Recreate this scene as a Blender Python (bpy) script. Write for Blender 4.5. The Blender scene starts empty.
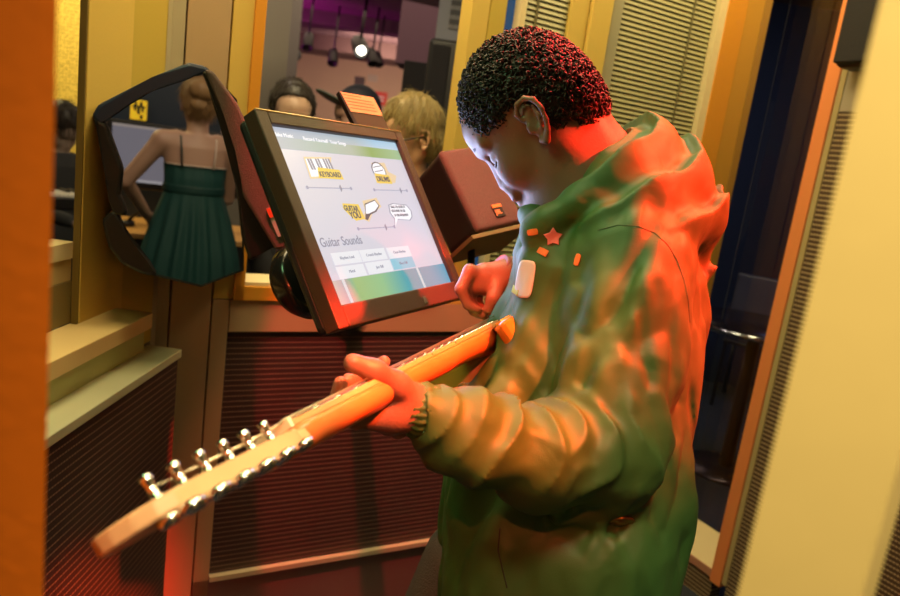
import bpy, bmesh, math, random
import numpy as np
from mathutils import Matrix, Vector
random.seed(7); RNG = np.random.default_rng(7)
SC = bpy.context.scene
COL = SC.collection
PI = math.pi

# ------------------------------------------------------------------ camera
FPX, CX, CY, CZ = 700.0, 450.0, 298.0, 1.40
_Z = np.array([485, 3502, 700.0]); _Z /= np.linalg.norm(_Z)
_c = np.array([0, 0, -1.0]); _Y = _c - _c.dot(_Z) * _Z; _Y /= np.linalg.norm(_Y)
_X = np.cross(_Y, _Z)
RC = np.array([_X, _Y, _Z])                       # camera axes -> world axes
CP = np.array([0, 0, CZ])
def ray(x, y): return RC @ np.array([(x - CX) / FPX, -(y - CY) / FPX, -1.0])
def P(x, y, d): return CP + ray(x, y) * d         # a point d metres in front of the lens
def cam_vec(x, y, z): return RC @ np.array([x, y, z], float)
cam = bpy.data.cameras.new('camera'); camo = bpy.data.objects.new('camera', cam); COL.objects.link(camo)
M = Matrix.Identity(4)
for i in range(3):
    for j in range(3): M[i][j] = RC[i][j]
M.translation = CP
camo.matrix_world = M
cam.sensor_width = 36; cam.lens = 36 * FPX / 900
cam.clip_start = 0.02; cam.clip_end = 60
cam.dof.use_dof = True; cam.dof.focus_distance = 0.95; cam.dof.aperture_fstop = 5.0
SC.camera = camo
SC.view_settings.view_transform = 'Standard'; SC.view_settings.look = 'None'
SC.view_settings.gamma = 1; SC.view_settings.exposure = 0.0; SC.view_settings.use_curve_mapping = False

# ------------------------------------------------------------------ light
w = bpy.data.worlds.new('world'); SC.world = w; w.use_nodes = True
w.node_tree.nodes['Background'].inputs[0].default_value = (0.55, 0.42, 0.25, 1)
w.node_tree.nodes['Background'].inputs[1].default_value = 0.06
def aim(o, p, q):
    o.location = Vector(p); o.rotation_euler = (Vector(q) - Vector(p)).to_track_quat('-Z', 'Y').to_euler()
def area(name, p, q, size, power, col, spread=180, size_y=None):
    l = bpy.data.lights.new(name, 'AREA'); l.energy = power; l.color = col; l.size = size
    if size_y: l.shape = 'RECTANGLE'; l.size_y = size_y
    l.spread = math.radians(spread)
    o = bpy.data.objects.new(name, l); COL.objects.link(o); aim(o, p, q); return o
def spot(name, p, q, ang, power, col, rad=0.03, blend=0.3):
    l = bpy.data.lights.new(name, 'SPOT'); l.energy = power; l.color = col; l.spot_size = math.radians(ang)
    l.spot_blend = blend; l.shadow_soft_size = rad
    o = bpy.data.objects.new(name, l); COL.objects.link(o); aim(o, p, q); return o
area('booth_ceiling_light', (-0.25, 1.35, 2.75), (-0.1, 1.7, 1.0), 0.7, 24, (1.0, 0.79, 0.42))
area('booth_right_light', (0.85, 1.95, 2.75), (0.75, 2.3, 1.0), 0.5, 16, (1.0, 0.78, 0.36))
area('booth_front_light', (-0.45, 0.75, 2.6), (-0.6, 1.2, 1.0), 0.3, 2.2, (1.0, 0.76, 0.34), 100)
area('post_fill', (0.24, -0.02, 2.35), (0.20, 0.27, 1.4), 0.2, 4.5, (1.0, 0.82, 0.48), 56)  # added fill aimed at the near right post, no real fixture
area('green_side_light', (-0.55, 0.55, 1.95), (0.25, 0.95, 1.25), 0.2, 1.2, (0.45, 1.0, 0.40), 110)
spot('red_front_spot', (0.0, 0.10, 1.60), (0.00, 1.10, 0.88), 40, 16, (1.0, 0.12, 0.04), 0.010, 0.30)
spot('orange_top_fill', (0.62, 0.30, 2.35), (0.03, 0.72, 1.22), 16, 800, (1.0, 0.085, 0.015), 0.02, 0.5)  # extra spot added for the orange light on the forearm
spot('red_panel_fill', (-0.42, 0.85, 2.6), (0.08, 1.85, 0.33), 26, 230, (1.0, 0.05, 0.07), 0.02, 0.12)  # separate spot added to redden the lower back wall
spot('red_back_spot', (1.12, 0.86, 2.25), (0.385, 0.97, 1.42), 23, 1450, (1.0, 0.022, 0.008), 0.03, 0.6)
spot('red_hand_fill', (-0.30, 0.45, 1.80), P(484, 284, 1.07), 7, 110, (1.0, 0.06, 0.02), 0.01, 0.5)  # narrow spot added just to redden the right hand
spot('red_hair_fill', (0.58, 1.12, 2.65), P(572, 62, 1.0), 13, 900, (1.0, 0.03, 0.03), 0.02, 0.6)  # narrow spot added just to redden the top and back of the hair
area('cool_face_fill', P(418, 215, 1.12), P(497, 165, 0.98), 0.20, 0.75, (0.50, 0.60, 1.0), 150)  # added fill for the face; the screen itself glows separately
area('outer_room_light', (-1.0, 6.0, 2.6), (-1.2, 6.0, 0), 3.0, 40, (1.0, 0.75, 0.5))
area('dress_light', (-1.0, 2.5, 2.7), (-1.4, 3.7, 1.2), 0.4, 6, (1.0, 0.80, 0.66))
area('magenta_wash', (0.2, 8.0, 1.9), (0.0, 9.3, 2.8), 0.8, 9, (1.0, 0.05, 0.75))
area('magenta_wash', (-2.2, 7.2, 1.9), (-2.3, 8.0, 2.8), 0.6, 9, (1.0, 0.05, 0.75))
area('far_wall_light', (-1.0, 9.0, 2.5), (-0.9, 12, 1.6), 1.5, 80, (1.0, 0.72, 0.5))
area('visitor_light', (-0.35, 1.95, 2.55), (-0.3, 2.25, 1.2), 0.5, 10, (1.0, 0.85, 0.5))
area('left_room_light', (-2.8, 3.9, 2.6), (-2.9, 4.6, 1.2), 0.6, 34, (1.0, 0.80, 0.35))
area('blue_room_light', (2.2, 3.2, 2.6), (2.0, 3.6, 0.5), 0.8, 6, (0.35, 0.5, 1.0))

# ------------------------------------------------------------------ materials
MATS = {}
def mat(name, col, rough=0.6, metal=0.0, emit=None, es=1.0, bump=0.0, bscale=60.0, var=0.0, spec=0.5, sheen=0.0, trans=0.0):
    if name in MATS: return MATS[name]
    m = bpy.data.materials.new(name); m.use_nodes = True; nt = m.node_tree; b = nt.nodes['Principled BSDF']
    b.inputs['Base Color'].default_value = (*col, 1); b.inputs['Roughness'].default_value = rough
    b.inputs['Metallic'].default_value = metal; b.inputs['Specular IOR Level'].default_value = spec
    if sheen: b.inputs['Sheen Weight'].default_value = sheen
    if trans: b.inputs['Transmission Weight'].default_value = trans
    if emit: b.inputs['Emission Color'].default_value = (*emit, 1); b.inputs['Emission Strength'].default_value = es
    tc = nt.nodes.new('ShaderNodeTexCoord')
    if bump or var:
        n = nt.nodes.new('ShaderNodeTexNoise'); n.inputs['Scale'].default_value = bscale; n.inputs['Detail'].default_value = 5
        nt.links.new(tc.outputs['Object'], n.inputs['Vector'])
        if bump:
            bp = nt.nodes.new('ShaderNodeBump'); bp.inputs['Strength'].default_value = bump; bp.inputs['Distance'].default_value = 0.004
            nt.links.new(n.outputs['Fac'], bp.inputs['Height']); nt.links.new(bp.outputs[0], b.inputs['Normal'])
        if var:
            mx = nt.nodes.new('ShaderNodeMix'); mx.data_type = 'RGBA'
            mx.inputs['A'].default_value = (*[c * (1 - var) for c in col], 1)
            mx.inputs['B'].default_value = (*[min(1, c * (1 + var)) for c in col], 1)
            nt.links.new(n.outputs['Fac'], mx.inputs['Factor']); nt.links.new(mx.outputs['Result'], b.inputs['Base Color'])
    MATS[name] = m; return m
def mesh_mat(name, base, line, pitch, dash, thick=0.22, hole=0.55, rough=0.5):
    """woven / perforated sheet: bright wires in rows with dashes, in the panel's own x (along) and z (up)"""
    m = bpy.data.materials.new(name); m.use_nodes = True; nt = m.node_tree; b = nt.nodes['Principled BSDF']
    L = nt.links.new
    tc = nt.nodes.new('ShaderNodeTexCoord'); sp = nt.nodes.new('ShaderNodeSeparateXYZ'); L(tc.outputs['Object'], sp.inputs[0])
    def mth(op, a, bb=None):
        n = nt.nodes.new('ShaderNodeMath'); n.operation = op
        for i, v in enumerate((a, bb)):
            if v is None: continue
            if isinstance(v, (int, float)): n.inputs[i].default_value = v
            else: L(v, n.inputs[i])
        return n.outputs[0]
    fz = mth('FRACT', mth('DIVIDE', sp.outputs['Z'], pitch))
    row = mth('LESS_THAN', fz, thick)
    fx = mth('FRACT', mth('ADD', mth('DIVIDE', sp.outputs['X'], dash), mth('MULTIPLY', mth('FLOOR', mth('DIVIDE', sp.outputs['Z'], pitch)), 0.5)))
    col = mth('LESS_THAN', fx, hole)
    f = mth('MULTIPLY', row, mth('ADD', mth('MULTIPLY', col, 0.65), 0.35))
    mx = nt.nodes.new('ShaderNodeMix'); mx.data_type = 'RGBA'
    mx.inputs['A'].default_value = (*base, 1); mx.inputs['B'].default_value = (*line, 1)
    L(f, mx.inputs['Factor']); L(mx.outputs['Result'], b.inputs['Base Color'])
    b.inputs['Roughness'].default_value = rough; b.inputs['Metallic'].default_value = 0.0
    bp = nt.nodes.new('ShaderNodeBump'); bp.inputs['Strength'].default_value = 0.6; bp.inputs['Distance'].default_value = 0.003
    L(f, bp.inputs['Height']); L(bp.outputs[0], b.inputs['Normal'])
    return m
def perf_mat(name, base, hole, pitch):
    m = bpy.data.materials.new(name); m.use_nodes = True; nt = m.node_tree; b = nt.nodes['Principled BSDF']
    tc = nt.nodes.new('ShaderNodeTexCoord'); v = nt.nodes.new('ShaderNodeTexVoronoi'); v.inputs['Scale'].default_value = 1 / pitch
    v.inputs['Randomness'].default_value = 0.45
    r = nt.nodes.new('ShaderNodeMapRange'); r.inputs[1].default_value = 0.22; r.inputs[2].default_value = 0.34
    mx = nt.nodes.new('ShaderNodeMix'); mx.data_type = 'RGBA'
    mx.inputs['A'].default_value = (*hole, 1); mx.inputs['B'].default_value = (*base, 1)
    nt.links.new(tc.outputs['Object'], v.inputs['Vector']); nt.links.new(v.outputs['Distance'], r.inputs[0])
    nt.links.new(r.outputs[0], mx.inputs['Factor']); nt.links.new(mx.outputs['Result'], b.inputs['Base Color'])
    return m
YEL = mat('yellow_paint', (0.68, 0.48, 0.10), 0.55, bump=0.06, bscale=220, var=0.04)
YEL2 = mat('olive_yellow_paint', (0.55, 0.40, 0.06), 0.55, bump=0.06, bscale=220, var=0.04)
ORG = mat('orange_paint_and_light', (0.72, 0.30, 0.02), 0.5, bump=0.06, bscale=220, var=0.04)
TAN = mat('tan_metal', (0.56, 0.40, 0.22), 0.42, metal=0.25, bump=0.05, bscale=300, var=0.05)
GRY = mat('grey_metal', (0.50, 0.44, 0.28), 0.45, metal=0.25, bump=0.05, bscale=300)
CRM = mat('cream_paint', (0.80, 0.66, 0.36), 0.5)
SILL = mat('pale_sill', (0.78, 0.58, 0.26), 0.4, bump=0.03)
LEDGE = mat('pale_ledge_metal', (0.62, 0.62, 0.42), 0.35, metal=0.2)
DARKM = mesh_mat('dark_woven_mesh', (0.050, 0.026, 0.024), (0.26, 0.16, 0.11), 0.0140, 0.0075)
DARKM2 = mesh_mat('brown_woven_mesh', (0.10, 0.055, 0.03), (0.62, 0.48, 0.26), 0.0150, 0.0095, 0.30, 0.6)
LOUV = mat('olive_louver', (0.38, 0.36, 0.18), 0.5)
BLK = mat('black_plastic', (0.012, 0.011, 0.012), 0.42, bump=0.08, bscale=500)
NAVY = mat('navy_laminate', (0.020, 0.035, 0.075), 0.35)
ORANGE_LIT = mat('near_post_orange_lit', (0.95, 0.20, 0.006), 0.55, bump=0.1, bscale=120, var=0.06)  # the orange light on this post is put into its base colour
BEIGE = mat('near_post_beige', (0.66, 0.49, 0.17), 0.6, bump=0.05, var=0.04, bscale=20)

# ------------------------------------------------------------------ object helpers
def tag(o, label=None, cat=None, group=None, kind=None):
    if label: o['label'] = label
    if cat: o['category'] = cat
    if group: o['group'] = group
    if kind: o['kind'] = kind
    return o
def empty(name, loc, label, cat, group=None):
    o = bpy.data.objects.new(name, None); o.empty_display_size = 0.05; COL.objects.link(o); o.location = Vector(loc)
    return tag(o, label, cat, group)
def link(name, me, m=None, parent=None, smooth=False):
    if m is not None: me.materials.append(m)
    if smooth:
        me.polygons.foreach_set('use_smooth', [True] * len(me.polygons))
    o = bpy.data.objects.new(name, me); COL.objects.link(o)
    if parent is not None:
        bpy.context.view_layer.update()
        o.parent = parent; o.matrix_parent_inverse = parent.matrix_world.inverted() if parent.parent is None else (parent.matrix_world).inverted()
    return o
def setmw(o, mw):
    """put an object whose mesh is in its own frame at a world matrix, keeping the parent"""
    if o.parent is None: o.matrix_world = mw
    else:
        o.matrix_parent_inverse = Matrix.Identity(4); bpy.context.view_layer.update()
        o.matrix_basis = o.parent.matrix_world.inverted() @ mw
    return o
def frame(origin, ax, ay, az):
    m = Matrix.Identity(4)
    for i in range(3): m[i][0] = ax[i]; m[i][1] = ay[i]; m[i][2] = az[i]; m[i][3] = origin[i]
    return m
def nrm(v): v = np.array(v, float); return v / np.linalg.norm(v)
def bm_box(bm, lo, hi, bevel=0.0, segs=2):
    r = bmesh.ops.create_cube(bm, size=1.0)
    vs = r['verts']
    for v in vs:
        v.co = Vector([(lo[i] + hi[i]) / 2 + v.co[i] * (hi[i] - lo[i]) for i in range(3)])
    if bevel > 0:
        es = list({e for v in vs for e in v.link_edges})
        bmesh.ops.bevel(bm, geom=es, offset=bevel, segments=segs, profile=0.5, affect='EDGES', clamp_overlap=True)
def bm_done(bm, name):
    bmesh.ops.recalc_face_normals(bm, faces=bm.faces)
    me = bpy.data.meshes.new(name); bm.to_mesh(me); bm.free(); return me
def box(name, lo, hi, m, bevel=0.0, parent=None, mw=None, segs=2):
    bm = bmesh.new(); bm_box(bm, lo, hi, bevel, segs)
    o = link(name, bm_done(bm, name), m, parent)
    if mw is not None: setmw(o, mw)
    return o
def boxes(name, lst, m, parent=None, mw=None, bevel=0.0):
    bm = bmesh.new()
    for lo, hi in lst: bm_box(bm, lo, hi, bevel)
    o = link(name, bm_done(bm, name), m, parent)
    if mw is not None: setmw(o, mw)
    return o
def bm_tube(bm, pts, rad, seg=8, cap=True):
    pts = [Vector(p) for p in pts]; n = len(pts)
    rads = rad if hasattr(rad, '__len__') else [rad] * n
    rings = []; up = None
    for i, p in enumerate(pts):
        t = (pts[min(i + 1, n - 1)] - pts[max(i - 1, 0)]).normalized()
        if up is None: up = t.orthogonal().normalized()
        up = (up - t * up.dot(t)).normalized(); s = t.cross(up)
        rings.append([bm.verts.new(p + (up * math.cos(2 * PI * k / seg) + s * math.sin(2 * PI * k / seg)) * rads[i]) for k in range(seg)])
    for a, b in zip(rings, rings[1:]):
        for k in range(seg): bm.faces.new((a[k], a[(k + 1) % seg], b[(k + 1) % seg], b[k]))
    if cap:
        bm.faces.new(rings[0][::-1]); bm.faces.new(rings[-1])
def tube(name, pts, rad, m, parent=None, seg=8, mw=None):
    bm = bmesh.new(); bm_tube(bm, pts, rad, seg)
    o = link(name, bm_done(bm, name), m, parent, True)
    if mw is not None: setmw(o, mw)
    return o
def prism_bm(bm, poly, z0, z1):
    """polygon in local x,y extruded z0..z1"""
    a = [bm.verts.new((x, y, z0)) for x, y in poly]; b = [bm.verts.new((x, y, z1)) for x, y in poly]
    n = len(poly); bm.faces.new(a[::-1]); bm.faces.new(b)
    for i in range(n): bm.faces.new((a[i], a[(i + 1) % n], b[(i + 1) % n], b[i]))
def prism(name, poly, z0, z1, m, parent=None, mw=None, bevel=0.0):
    bm = bmesh.new(); prism_bm(bm, poly, z0, z1)
    if bevel: bmesh.ops.bevel(bm, geom=list(bm.edges), offset=bevel, segments=2, profile=0.5, affect='EDGES', clamp_overlap=True)
    o = link(name, bm_done(bm, name), m, parent)
    if mw is not None: setmw(o, mw)
    return o
def lathe(name, prof, m, parent=None, mw=None, seg=24):
    bm = bmesh.new(); rings = []
    for r, z in prof: rings.append([bm.verts.new((max(r, 1e-5) * math.cos(2 * PI * k / seg), max(r, 1e-5) * math.sin(2 * PI * k / seg), z)) for k in range(seg)])
    for a, b in zip(rings, rings[1:]):
        for k in range(seg): bm.faces.new((a[k], a[(k + 1) % seg], b[(k + 1) % seg], b[k]))
    bm.faces.new(rings[0][::-1]); bm.faces.new(rings[-1])
    o = link(name, bm_done(bm, name), m, parent, True)
    if mw is not None: setmw(o, mw)
    return o
def text(name, s, size, m, parent, mw, align='LEFT', bold=0.0, sx=1.0):
    c = bpy.data.curves.new(name, 'FONT'); c.body = s; c.size = size; c.align_x = align; c.extrude = 0.0002; c.offset = bold
    c.materials.append(m)
    tmp = bpy.data.objects.new(name, c); COL.objects.link(tmp); bpy.context.view_layer.update()
    me = bpy.data.meshes.new_from_object(tmp.evaluated_get(bpy.context.evaluated_depsgraph_get())); bpy.data.objects.remove(tmp)
    me.materials.clear(); me.materials.append(m); me.name = name
    o = bpy.data.objects.new(name, me); COL.objects.link(o)
    o.parent = parent; setmw(o, mw @ Matrix.Diagonal((sx, 1, 1, 1))); return o
def wall_frame(p0, d):
    """x along the wall, z up, y = out of the wall into the booth"""
    d = np.array([d[0], d[1], 0.0]); return d
WB = frame((-0.562, 1.627, 0), (math.sin(PI/3), 0.5, 0), (0.5, -math.sin(PI/3), 0), (0, 0, 1))
# keep right handed: x cross y = -z, so flip by storing y as the outward side
WB = frame((-0.562, 1.627, 0), (math.sin(PI/3), 0.5, 0), (-0.5, math.sin(PI/3), 0), (0, 0, 1))      # +y = away from the booth
CO = np.array([-0.562, 1.627]) + 1.70 * np.array([math.sin(PI/3), 0.5])
WR = frame((CO[0], CO[1], 0), (0.5, -math.sin(PI/3), 0), (math.sin(PI/3), 0.5, 0), (0, 0, 1))
WL = frame((-0.668, 1.566, 0), (0, -1, 0), (1, 0, 0), (0, 0, 1))                                   # +y = into the booth
TOP = 2.9

# ------------------------------------------------------------------ signed-distance modeller
class SDF:
    def __init__(s, lo, hi, h):
        s.lo = np.array(lo, float); s.h = h
        s.n = np.ceil((np.array(hi, float) - s.lo) / h).astype(int) + 1
        s.v = np.full(s.n, 1.0, np.float32)
    def sub(s, lo, hi, pad):
        a = np.maximum(np.floor((np.array(lo) - pad - s.lo) / s.h).astype(int), 0)
        b = np.minimum(np.ceil((np.array(hi) + pad - s.lo) / s.h).astype(int) + 1, s.n)
        if np.any(b <= a): return None, None
        sl = tuple(slice(a[i], b[i]) for i in range(3))
        g = np.meshgrid(*[s.lo[i] + s.h * np.arange(a[i], b[i]) for i in range(3)], indexing='ij', sparse=True)
        return sl, g
    def comb(s, sl, d, k, op):
        v = s.v[sl]; d = d.astype(np.float32)
        if op == '+':
            if k > 0:
                hh = np.maximum(k - np.abs(v - d), 0) / k; s.v[sl] = np.minimum(v, d) - hh * hh * k * 0.25
            else: s.v[sl] = np.minimum(v, d)
        else:
            if k > 0:
                d = -d; hh = np.maximum(k - np.abs(v - d), 0) / k; s.v[sl] = np.maximum(v, d) + hh * hh * k * 0.25
            else: s.v[sl] = np.maximum(v, -d)
    def cap(s, a, b, ra, rb=None, k=0.01, op='+', fn=None):
        rb = ra if rb is None else rb
        a = np.array(a, float); b = np.array(b, float); r = max(ra, rb)
        sl, g = s.sub(np.minimum(a, b) - r, np.maximum(a, b) + r, k + 4 * s.h + (0.04 if fn else 0))
        if sl is None: return
        d = b - a; L2 = d @ d + 1e-12
        q = [g[i] - a[i] for i in range(3)]
        t = np.clip((q[0] * d[0] + q[1] * d[1] + q[2] * d[2]) / L2, 0, 1)
        D = np.sqrt((q[0] - t * d[0]) ** 2 + (q[1] - t * d[1]) ** 2 + (q[2] - t * d[2]) ** 2) - (ra + (rb - ra) * t)
        if fn is not None: D = D + fn(g, t)
        s.comb(sl, D, k, op)
    def chain(s, pts, rads, k=0.01, op='+', fn=None):
        for i in range(len(pts) - 1): s.cap(pts[i], pts[i + 1], rads[i], rads[i + 1], k, op, fn)
    def ell(s, c, r, A=None, k=0.01, op='+', fn=None):
        c = np.array(c, float); r = np.array(r, float); R = max(r)
        A = np.eye(3) if A is None else np.array(A, float)      # rows = local axes
        sl, g = s.sub(c - R, c + R, k + 4 * s.h)
        if sl is None: return
        q = [g[i] - c[i] for i in range(3)]
        l = [A[j, 0] * q[0] + A[j, 1] * q[1] + A[j, 2] * q[2] for j in range(3)]
        k0 = np.sqrt(sum((l[j] / r[j]) ** 2 for j in range(3))); k1 = np.sqrt(sum((l[j] / r[j] ** 2) ** 2 for j in range(3))) + 1e-9
        D = k0 * (k0 - 1) / k1
        if fn is not None: D = D + fn(g, None)
        s.comb(sl, D, k, op)
    def rbox(s, c, half, A=None, rad=0.005, k=0.0, op='+'):
        c = np.array(c, float); half = np.array(half, float); R = np.linalg.norm(half)
        A = np.eye(3) if A is None else np.array(A, float)
        sl, g = s.sub(c - R, c + R, k + 3 * s.h)
        if sl is None: return
        q = [g[i] - c[i] for i in range(3)]
        l = [np.abs(A[j, 0] * q[0] + A[j, 1] * q[1] + A[j, 2] * q[2]) - half[j] + rad for j in range(3)]
        D = np.sqrt(sum(np.maximum(x, 0) ** 2 for x in l)) + np.minimum(np.maximum(l[0], np.maximum(l[1], l[2])), 0) - rad
        s.comb(sl, D, k, op)
    def loft(s, rows, A, k=0.02, op='+', fn=None, power=2.0):
        """rows: (z, centre xy, rf, rl); A: horizontal unit vectors forward and left"""
        rows = sorted(rows, key=lambda r: r[0]); R = max(max(r[2], r[3]) for r in rows)
        cs = np.array([r[1] for r in rows])
        lo = [cs[:, 0].min() - R, cs[:, 1].min() - R, rows[0][0]]; hi = [cs[:, 0].max() + R, cs[:, 1].max() + R, rows[-1][0]]
        sl, g = s.sub(lo, hi, k + 4 * s.h)
        if sl is None: return
        zz = [r[0] for r in rows]; Z = g[2]
        cx = np.interp(Z, zz, cs[:, 0]); cy = np.interp(Z, zz, cs[:, 1])
        rf = np.interp(Z, zz, [r[2] for r in rows]); rl = np.interp(Z, zz, [r[3] for r in rows])
        f = ((g[0] - cx) * A[0][0] + (g[1] - cy) * A[0][1]) / rf; l = ((g[0] - cx) * A[1][0] + (g[1] - cy) * A[1][1]) / rl
        D = ((np.abs(f) ** power + np.abs(l) ** power) ** (1 / power) - 1) * np.minimum(rf, rl)
        D = np.maximum(D, np.maximum(zz[0] - Z, Z - zz[-1]))
        if fn is not None: D = D + fn(g, None)
        s.comb(sl, D, k, op)
    def mesh(s, name, smooth_it=1):
        v = s.v; v[0] = v[-1] = 1; v[:, 0] = v[:, -1] = 1; v[:, :, 0] = v[:, :, -1] = 1
        ins = v < 0
        a, b, c = [x - 1 for x in s.n]
        cnt = np.zeros((a, b, c), np.int8)
        for i in (0, 1):
            for j in (0, 1):
                for k in (0, 1): cnt += ins[i:i + a, j:j + b, k:k + c]
        act = (cnt > 0) & (cnt < 8)
        I, J, K = np.nonzero(act); N = len(I)
        idx = np.full((a, b, c), -1, np.int32); idx[I, J, K] = np.arange(N)
        acc = np.zeros((N, 3)); num = np.zeros(N)
        for ax in range(3):
            o = [x for x in range(3) if x != ax]
            for p in (0, 1):
                for q in (0, 1):
                    off = [0, 0, 0]; off[o[0]] = p; off[o[1]] = q
                    A_ = v[I + off[0], J + off[1], K + off[2]]
                    off2 = list(off); off2[ax] = 1
                    B_ = v[I + off2[0], J + off2[1], K + off2[2]]
                    m = (A_ < 0) != (B_ < 0)
                    t = np.where(m, A_ / np.where(m, A_ - B_, 1), 0)
                    pos = np.zeros((N, 3)); pos[:, ax] = t; pos[:, o[0]] = p; pos[:, o[1]] = q
                    acc[m] += pos[m]; num[m] += 1
        co = (np.stack([I, J, K], 1) + acc / np.maximum(num, 1)[:, None]) * s.h + s.lo
        F = []
        for ax in range(3):
            o1, o2 = (ax + 1) % 3, (ax + 2) % 3
            sa = [slice(None)] * 3; sb = [slice(None)] * 3
            sa[ax] = slice(0, -1); sb[ax] = slice(1, None)
            d = ins[tuple(sa)] != ins[tuple(sb)]
            E = np.array(np.nonzero(d)).T
            sel = (E[:, o1] > 0) & (E[:, o2] > 0) & (E[:, o1] < s.n[o1] - 1) & (E[:, o2] < s.n[o2] - 1)
            E = E[sel]
            def cell(e, d1, d2):
                e = e.copy(); e[:, o1] += d1; e[:, o2] += d2; return idx[e[:, 0], e[:, 1], e[:, 2]]
            q = np.stack([cell(E, -1, -1), cell(E, 0, -1), cell(E, 0, 0), cell(E, -1, 0)], 1)
            fl = ~ins[E[:, 0], E[:, 1], E[:, 2]]
            q[fl] = q[fl][:, ::-1]; F.append(q)
        F = np.concatenate(F); F = F[(F >= 0).all(1)]
        for _ in range(smooth_it):
            sm = np.zeros_like(co); dg = np.zeros(N)
            for i in range(4):
                np.add.at(sm, F[:, i], co[F[:, (i + 1) % 4]]); np.add.at(dg, F[:, i], 1)
                np.add.at(sm, F[:, i], co[F[:, (i - 1) % 4]]); np.add.at(dg, F[:, i], 1)
            co = co * 0.4 + 0.6 * sm / np.maximum(dg, 1)[:, None]
        me = bpy.data.meshes.new(name)
        me.vertices.add(N); me.vertices.foreach_set('co', co.astype(np.float32).ravel())
        me.loops.add(len(F) * 4); me.loops.foreach_set('vertex_index', F.astype(np.int32).ravel())
        me.polygons.add(len(F)); me.polygons.foreach_set('loop_start', np.arange(0, len(F) * 4, 4, dtype=np.int32))
        me.polygons.foreach_set('use_smooth', np.ones(len(F), bool))
        me.update(calc_edges=True); me.validate()
        return me
def wav(g, seed, sc, n=7):
    """soft pseudo-noise of crossing waves"""
    r = np.random.default_rng(seed); o = 0; sc = np.array(sc, float) * np.ones(3)
    for i in range(n):
        d = nrm(r.normal(size=3)) * sc * (0.6 + 1.1 * r.random()); ph = r.random() * 6.28
        o = o + np.sin(g[0] * d[0] + g[1] * d[1] + g[2] * d[2] + ph)
    return o / n

# ------------------------------------------------------------------ structure: the museum hall
def struct(o): o['kind'] = 'structure'; return o
CARPET = mat('dark_blue_carpet', (0.030, 0.036, 0.050), 0.95, bump=0.5, bscale=180, var=0.4)
struct(box('floor', (-7, -2.5, -0.05), (7, 13, 0), CARPET))
struct(box('ceiling', (-7, 2.6, 2.75), (7, 13, 2.85), mat('mauve_ceiling', (0.20, 0.12, 0.14), 0.8, var=0.15, bscale=2)))
struct(box('wall_outer_right', (0.9, 5.2, 0), (4.5, 5.3, 2.75), mat('navy_wall', (0.02, 0.03, 0.07), 0.6)))
struct(box('wall_outer_left', (-4.4, 5.0, 0), (-2.66, 5.1, 2.75), perf_mat('yellow_perforated', (0.80, 0.58, 0.12), (0.30, 0.18, 0.02), 0.022)))
struct(box('wall_far', (-7, 12.0, 0), (7, 12.15, 2.75), mat('far_plaster', (0.62, 0.46, 0.30), 0.8, var=0.2, bscale=1.2)))
struct(box('trim_1', (-6, 9.6, 2.56), (2.5, 9.9, 2.75), mat('dark_beam', (0.08, 0.04, 0.04), 0.7)))
struct(box('trim_2', (-6, 7.9, 2.62), (-0.2, 8.0, 2.75), mat('dark_beam2', (0.10, 0.05, 0.07), 0.7)))
c1 = P(270, 60, 5.2); struct(box('column_1', (c1[0] - 0.25, c1[1], 0), (c1[0] + 0.13, c1[1] + 0.3, 2.75), mat('column_grey', (0.20, 0.18, 0.16), 0.7)))

# ------------------------------------------------------------------ structure: the booth
tn = [3]
def trim(lo, hi, m, mw, bevel=0.0, name=None):
    if name is None: name = 'trim_%d' % tn[0]; tn[0] += 1
    return struct(box(name, lo, hi, m, bevel, None, mw))
cutme = []
# back wall
cutme.append(trim((-0.123, 0, 0), (-0.097, 0.04, TOP), GRY, WB, 0.001))
cutme.append(trim((-0.093, 0, 0), (-0.003, 0.04, TOP), TAN, WB, 0.001))
trim((-0.13, 0.03, 0), (0.05, 0.045, TOP), BLK, WB); cutme.append(SC.objects['trim_5'])
trim((0.001, 0, 0), (0.040, 0.04, 0.995), TAN, WB, 0.001)
cutme.append(trim((0.001, 0, 0.997), (0.047, 0.05, TOP), YEL, WB, 0.001))
cutme.append(trim((0.047, -0.006, 0.995), (0.072, 0.06, TOP), ORG, WB, 0.001))
trim((0.050, -0.006, 0.995), (0.60, 0.06, 1.030), ORG, WB, 0.001)
trim((0.066, 0.0, 1.031), (0.60, 0.11, 1.040), CRM, WB)
trim((0.042, 0.0, 0.914), (1.50, 0.03, 0.995), TAN, WB, 0.001)
wp = struct(box('wall_back', (0.042, 0.008, 0.25), (1.56, 0.03, 0.914), DARKM, 0, None, WB))
trim((0.040, -0.012, 0.236), (1.56, 0.004, 0.250), mat('pale_edge_metal', (0.75, 0.62, 0.40), 0.35, metal=0.3), WB)
trim((0.001, 0, 0), (1.60, 0.03, 0.236), mat('kick_board', (0.20, 0.12, 0.10), 0.5, bump=0.08), WB)
trim((0.595, 0, 0.995), (0.648, 0.06, TOP), YEL, WB, 0.001)
trim((0.651, 0, 0.995), (0.700, 0.06, TOP), YEL2, WB, 0.001)
struct(box('window_2', (0.700, 0.03, 0.995), (0.743, 0.036, TOP), mat('blue_glowing_glass', (0.01, 0.05, 0.14), 0.08, emit=(0.02, 0.16, 0.45), es=0.25), 0, None, WB))  # the pane is given its own blue glow
trim((0.743, -0.004, 0.995), (0.760, 0.05, TOP), CRM, WB)
trim((0.909, 0, 0.995), (0.972, 0.05, TOP), YEL, WB, 0.001)
trim((0.975, -0.012, 0.995), (1.046, 0.05, TOP), YEL, WB, 0.002)
trim((1.046, 0.0, 0.995), (1.093, 0.04, TOP), mat('olive_grey_metal', (0.42, 0.40, 0.26), 0.45, metal=0.2), WB)
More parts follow.
